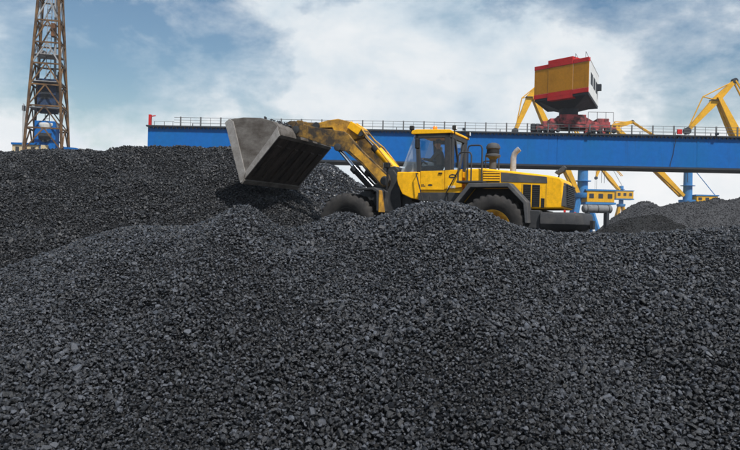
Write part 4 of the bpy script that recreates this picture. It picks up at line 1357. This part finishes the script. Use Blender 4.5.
# grey tank wagon beside the crane foot, seen behind the counterweight
M['tank'] = painted('tank_grey', (0.16, 0.165, 0.17), dirt=(0.07, 0.06, 0.05), lo=0.45, hi=0.75, scale=2.0, rough=0.6)
tk = at(597, 209, 62)
tank = empty('storage_tank', (tk.x, tk.y, 0), 'grey cylindrical tank behind the tail of the loader', 'tank', rot=(0, 0, R(8)))
MB().lathe([(0, -1.35), (0.25, -1.35), (0.36, -1.25), (0.36, 1.25), (0.25, 1.35), (0, 1.35)], center=(0, 0, tk.z), axis='x', n=24).build('shell', M['tank'], tank, smooth=35)
for x in (-0.9, 0.9):
    MB().box(x - 0.12, x + 0.12, -0.3, 0.3, 0.0, tk.z - 0.28).build('support', M['flange'], tank)
for x in (-1.0, 0, 1.0):
    MB().lathe([(0.362, x - 0.04), (0.375, x - 0.04), (0.375, x + 0.04), (0.362, x + 0.04)], center=(0, 0, tk.z), axis='x', n=24).build('band', M['dark'], tank)

# ------------------------------------------------------------------ lattice crane tower at left
TY = 120.0
tb = at(47, 152, TY)
tower = empty('lattice_tower', (tb.x, tb.y, 0), 'tall ochre lattice crane tower around a blue machine tower at far left', 'crane tower', rot=(0, 0, R(12)))
def half(py):      # half width of the tower at that photo row, in metres
    return np.interp(py, [-60, 0, 152], [7.2, 9.4, 17.2]) / FPX * TY
def zrow(py):
    return at(50, py, TY).z
rows = [172, 152, 130, 108, 87, 66, 45, 23, 1, -25, -55]
def cnr(py, i, j):
    h = half(py)
    return Vector((i * h + (152 - py) * 0.0, j * h, 0.0 if py == 172 else zrow(py)))
C4 = [(-1, -1), (1, -1), (1, 1), (-1, 1)]
for i, j in C4:
    MB().tube([cnr(p, i, j) for p in rows], 0.24, 8).build('leg', M['lattice'], tower, smooth=40)
for k in range(len(rows) - 1):
    p0, p1 = rows[k], rows[k + 1]
    for m in range(4):
        a, b = C4[m], C4[(m + 1) % 4]
        mat = M['lattice'] if (m in (0, 1, 2, 3) and k < 4) or k % 2 == 0 else M['lattice_pale']
        A0, B0, A1, B1 = cnr(p0, *a), cnr(p0, *b), cnr(p1, *a), cnr(p1, *b)
        MB().bar(A1, B1, 0.24).build('strut', M['lattice'], tower)
        midp = (A1 + B1) / 2
        MB().bar(A0, midp, 0.20).build('diagonal', mat, tower)
        MB().bar(B0, midp, 0.20).build('diagonal', mat, tower)
# central ladder and cable trunk
h2 = zrow(-55)
for x in (-0.35, 0.35):
    MB().bar((x, -0.4, 4.0), (x, -0.4, h2), 0.10).build('ladder_rail', M['lattice_pale'], tower)
lad = MB()
z = 5.0
while z < h2:
    lad.bar((-0.35, -0.4, z), (0.35, -0.4, z), 0.07)
    z += 0.6
o = lad.build('rung_row', M['lattice_pale'], tower)
o['kind'] = 'stuff'
MB().bar((0.9, 0.6, zrow(90)), (0.6, 0.5, h2), 0.35).build('cable_trunk', M['lattice_pale'], tower)
MB().box(0.35, 1.0, -0.9, 0.3, zrow(37), zrow(24)).build('counterweight', M['rust'], tower, bevel=0.05)
for py, w in ((57, 0.95), (84, 1.0), (110, 1.0)):
    h = half(py)
    pf = MB().box(-h * w, h * w, -h * w, h * w, zrow(py), zrow(py) + 0.12).build('platform', M['lattice_pale'], tower)
MB().prism([(-2.1, zrow(58)), (-0.9, zrow(52)), (-0.3, zrow(53)), (-0.4, zrow(59))], -1.5, -0.4).build('winch_cover', M['lattice_pale'], tower, bevel=0.05)
MB().bar((1.55, -0.6, zrow(92)), (1.75, -0.6, zrow(72)), 0.4).build('pulley_block', M['flange'], tower, bevel=0.05)
# blue machine tower inside
bh = 9.8 / FPX * TY
bt = MB().box(-bh - 0.1, bh - 0.1, -bh * 0.8, bh, 0, zrow(122)).build('machine_tower', M['blue'], tower, bevel=0.06)
MB().box(-bh * 0.9, bh * 0.86, -bh * 0.7, bh * 0.8, zrow(113), zrow(80)).build('upper_house', M['navy'], bt, bevel=0.06)
MB().box(-bh * 0.6, bh * 0.3, -bh * 0.7 - 0.06, -bh * 0.7 + 0.02, zrow(100), zrow(92)).build('window', M['flange'], bt)
MB().box(-bh * 0.5, bh * 0.4, -bh * 0.7 - 0.06, -bh * 0.7 + 0.02, zrow(89), zrow(82)).build('window', M['flange'], bt)
MB().lathe([(0, zrow(133)), (1.3, zrow(131)), (1.75, zrow(126)), (1.75, zrow(124)), (0, zrow(122))], n=24).build('slewing_drum', M['white'], bt, smooth=40)
MB().prism([(-1.1, zrow(134)), (1.0, zrow(134)), (0.8, zrow(141)), (0.3, zrow(143)), (-0.4, zrow(143)), (-0.9, zrow(141))], -bh * 0.8 - 0.35, -bh * 0.8 + 0.02).build('hopper', M['flange'], bt, bevel=0.04)
MB().box(-0.7, 0.5, -bh * 0.8 - 0.05, -bh * 0.8 + 0.02, zrow(151), zrow(146)).build('door', M['sand'], bt)
MB().box(-3.75, -3.3, -1.5, -0.9, zrow(113), zrow(108)).build('floodlight_box', M['flange'], tower, bevel=0.03)
for y in (-1.5, -0.9):
    MB().bar((-3.55, y, 2.0), (-3.55, y, zrow(106)), 0.08).build('side_ladder_rail', M['lattice_pale'], tower)

# low buildings at its foot
b1 = at(19, 150, 118)
ho = empty('shed', (b1.x, b1.y, 0), 'small sandy shed with blue roof left of the lattice tower', 'shed')
zz0, zz1 = 0, at(19, 144.5, 118).z
MB().box(-1.15, 3.2, 0, 4, 0, zz1).build('wall', M['sand'], ho)
MB().box(-1.3, 3.35, -0.2, 4.2, zz1, zz1 + 0.32).build('roof', M['blue'], ho)
for x in (-0.6, 0.7, 2.0):
    MB().box(x, x + 0.6, -0.04, 0.02, zz1 - 1.1, zz1 - 0.35).build('window', M['flange'], ho)
b2 = at(70, 150, 121)
ho = empty('shed', (b2.x, b2.y, 0), 'low blue shed right of the lattice tower foot', 'shed')
zz1 = at(70, 149.2, 121).z
MB().box(-1.2, 1.1, 0, 4, 0, zz1).build('wall', M['crane_blue'], ho)
MB().prism([(-1.35, zz1), (1.25, zz1), (1.1, zz1 + 0.25), (-1.2, zz1 + 0.4)], -0.15, 4.15).build('roof', M['blue'], ho)
MB().box(-0.5, 0.3, -0.04, 0.02, zz1 - 1.6, zz1 - 0.5).build('window', M['flange'], ho)

# ------------------------------------------------------------------ air
hz_ = MB().box(-420, 420, -60, 420, -1.0, 62.0)
hm = bpy.data.materials.new('haze')
hm.use_nodes = True
hm.node_tree.nodes.clear()
ho_ = hm.node_tree.nodes.new('ShaderNodeOutputMaterial')
pv = hm.node_tree.nodes.new('ShaderNodeVolumePrincipled')
pv.inputs['Color'].default_value = (0.93, 0.95, 1.0, 1)
pv.inputs['Density'].default_value = 0.00022
hm.node_tree.links.new(pv.outputs[0], ho_.inputs['Volume'])
haze = hz_.build('haze', hm)
tag(haze, 'thin pale harbour haze in the air over the whole yard', kind='stuff')
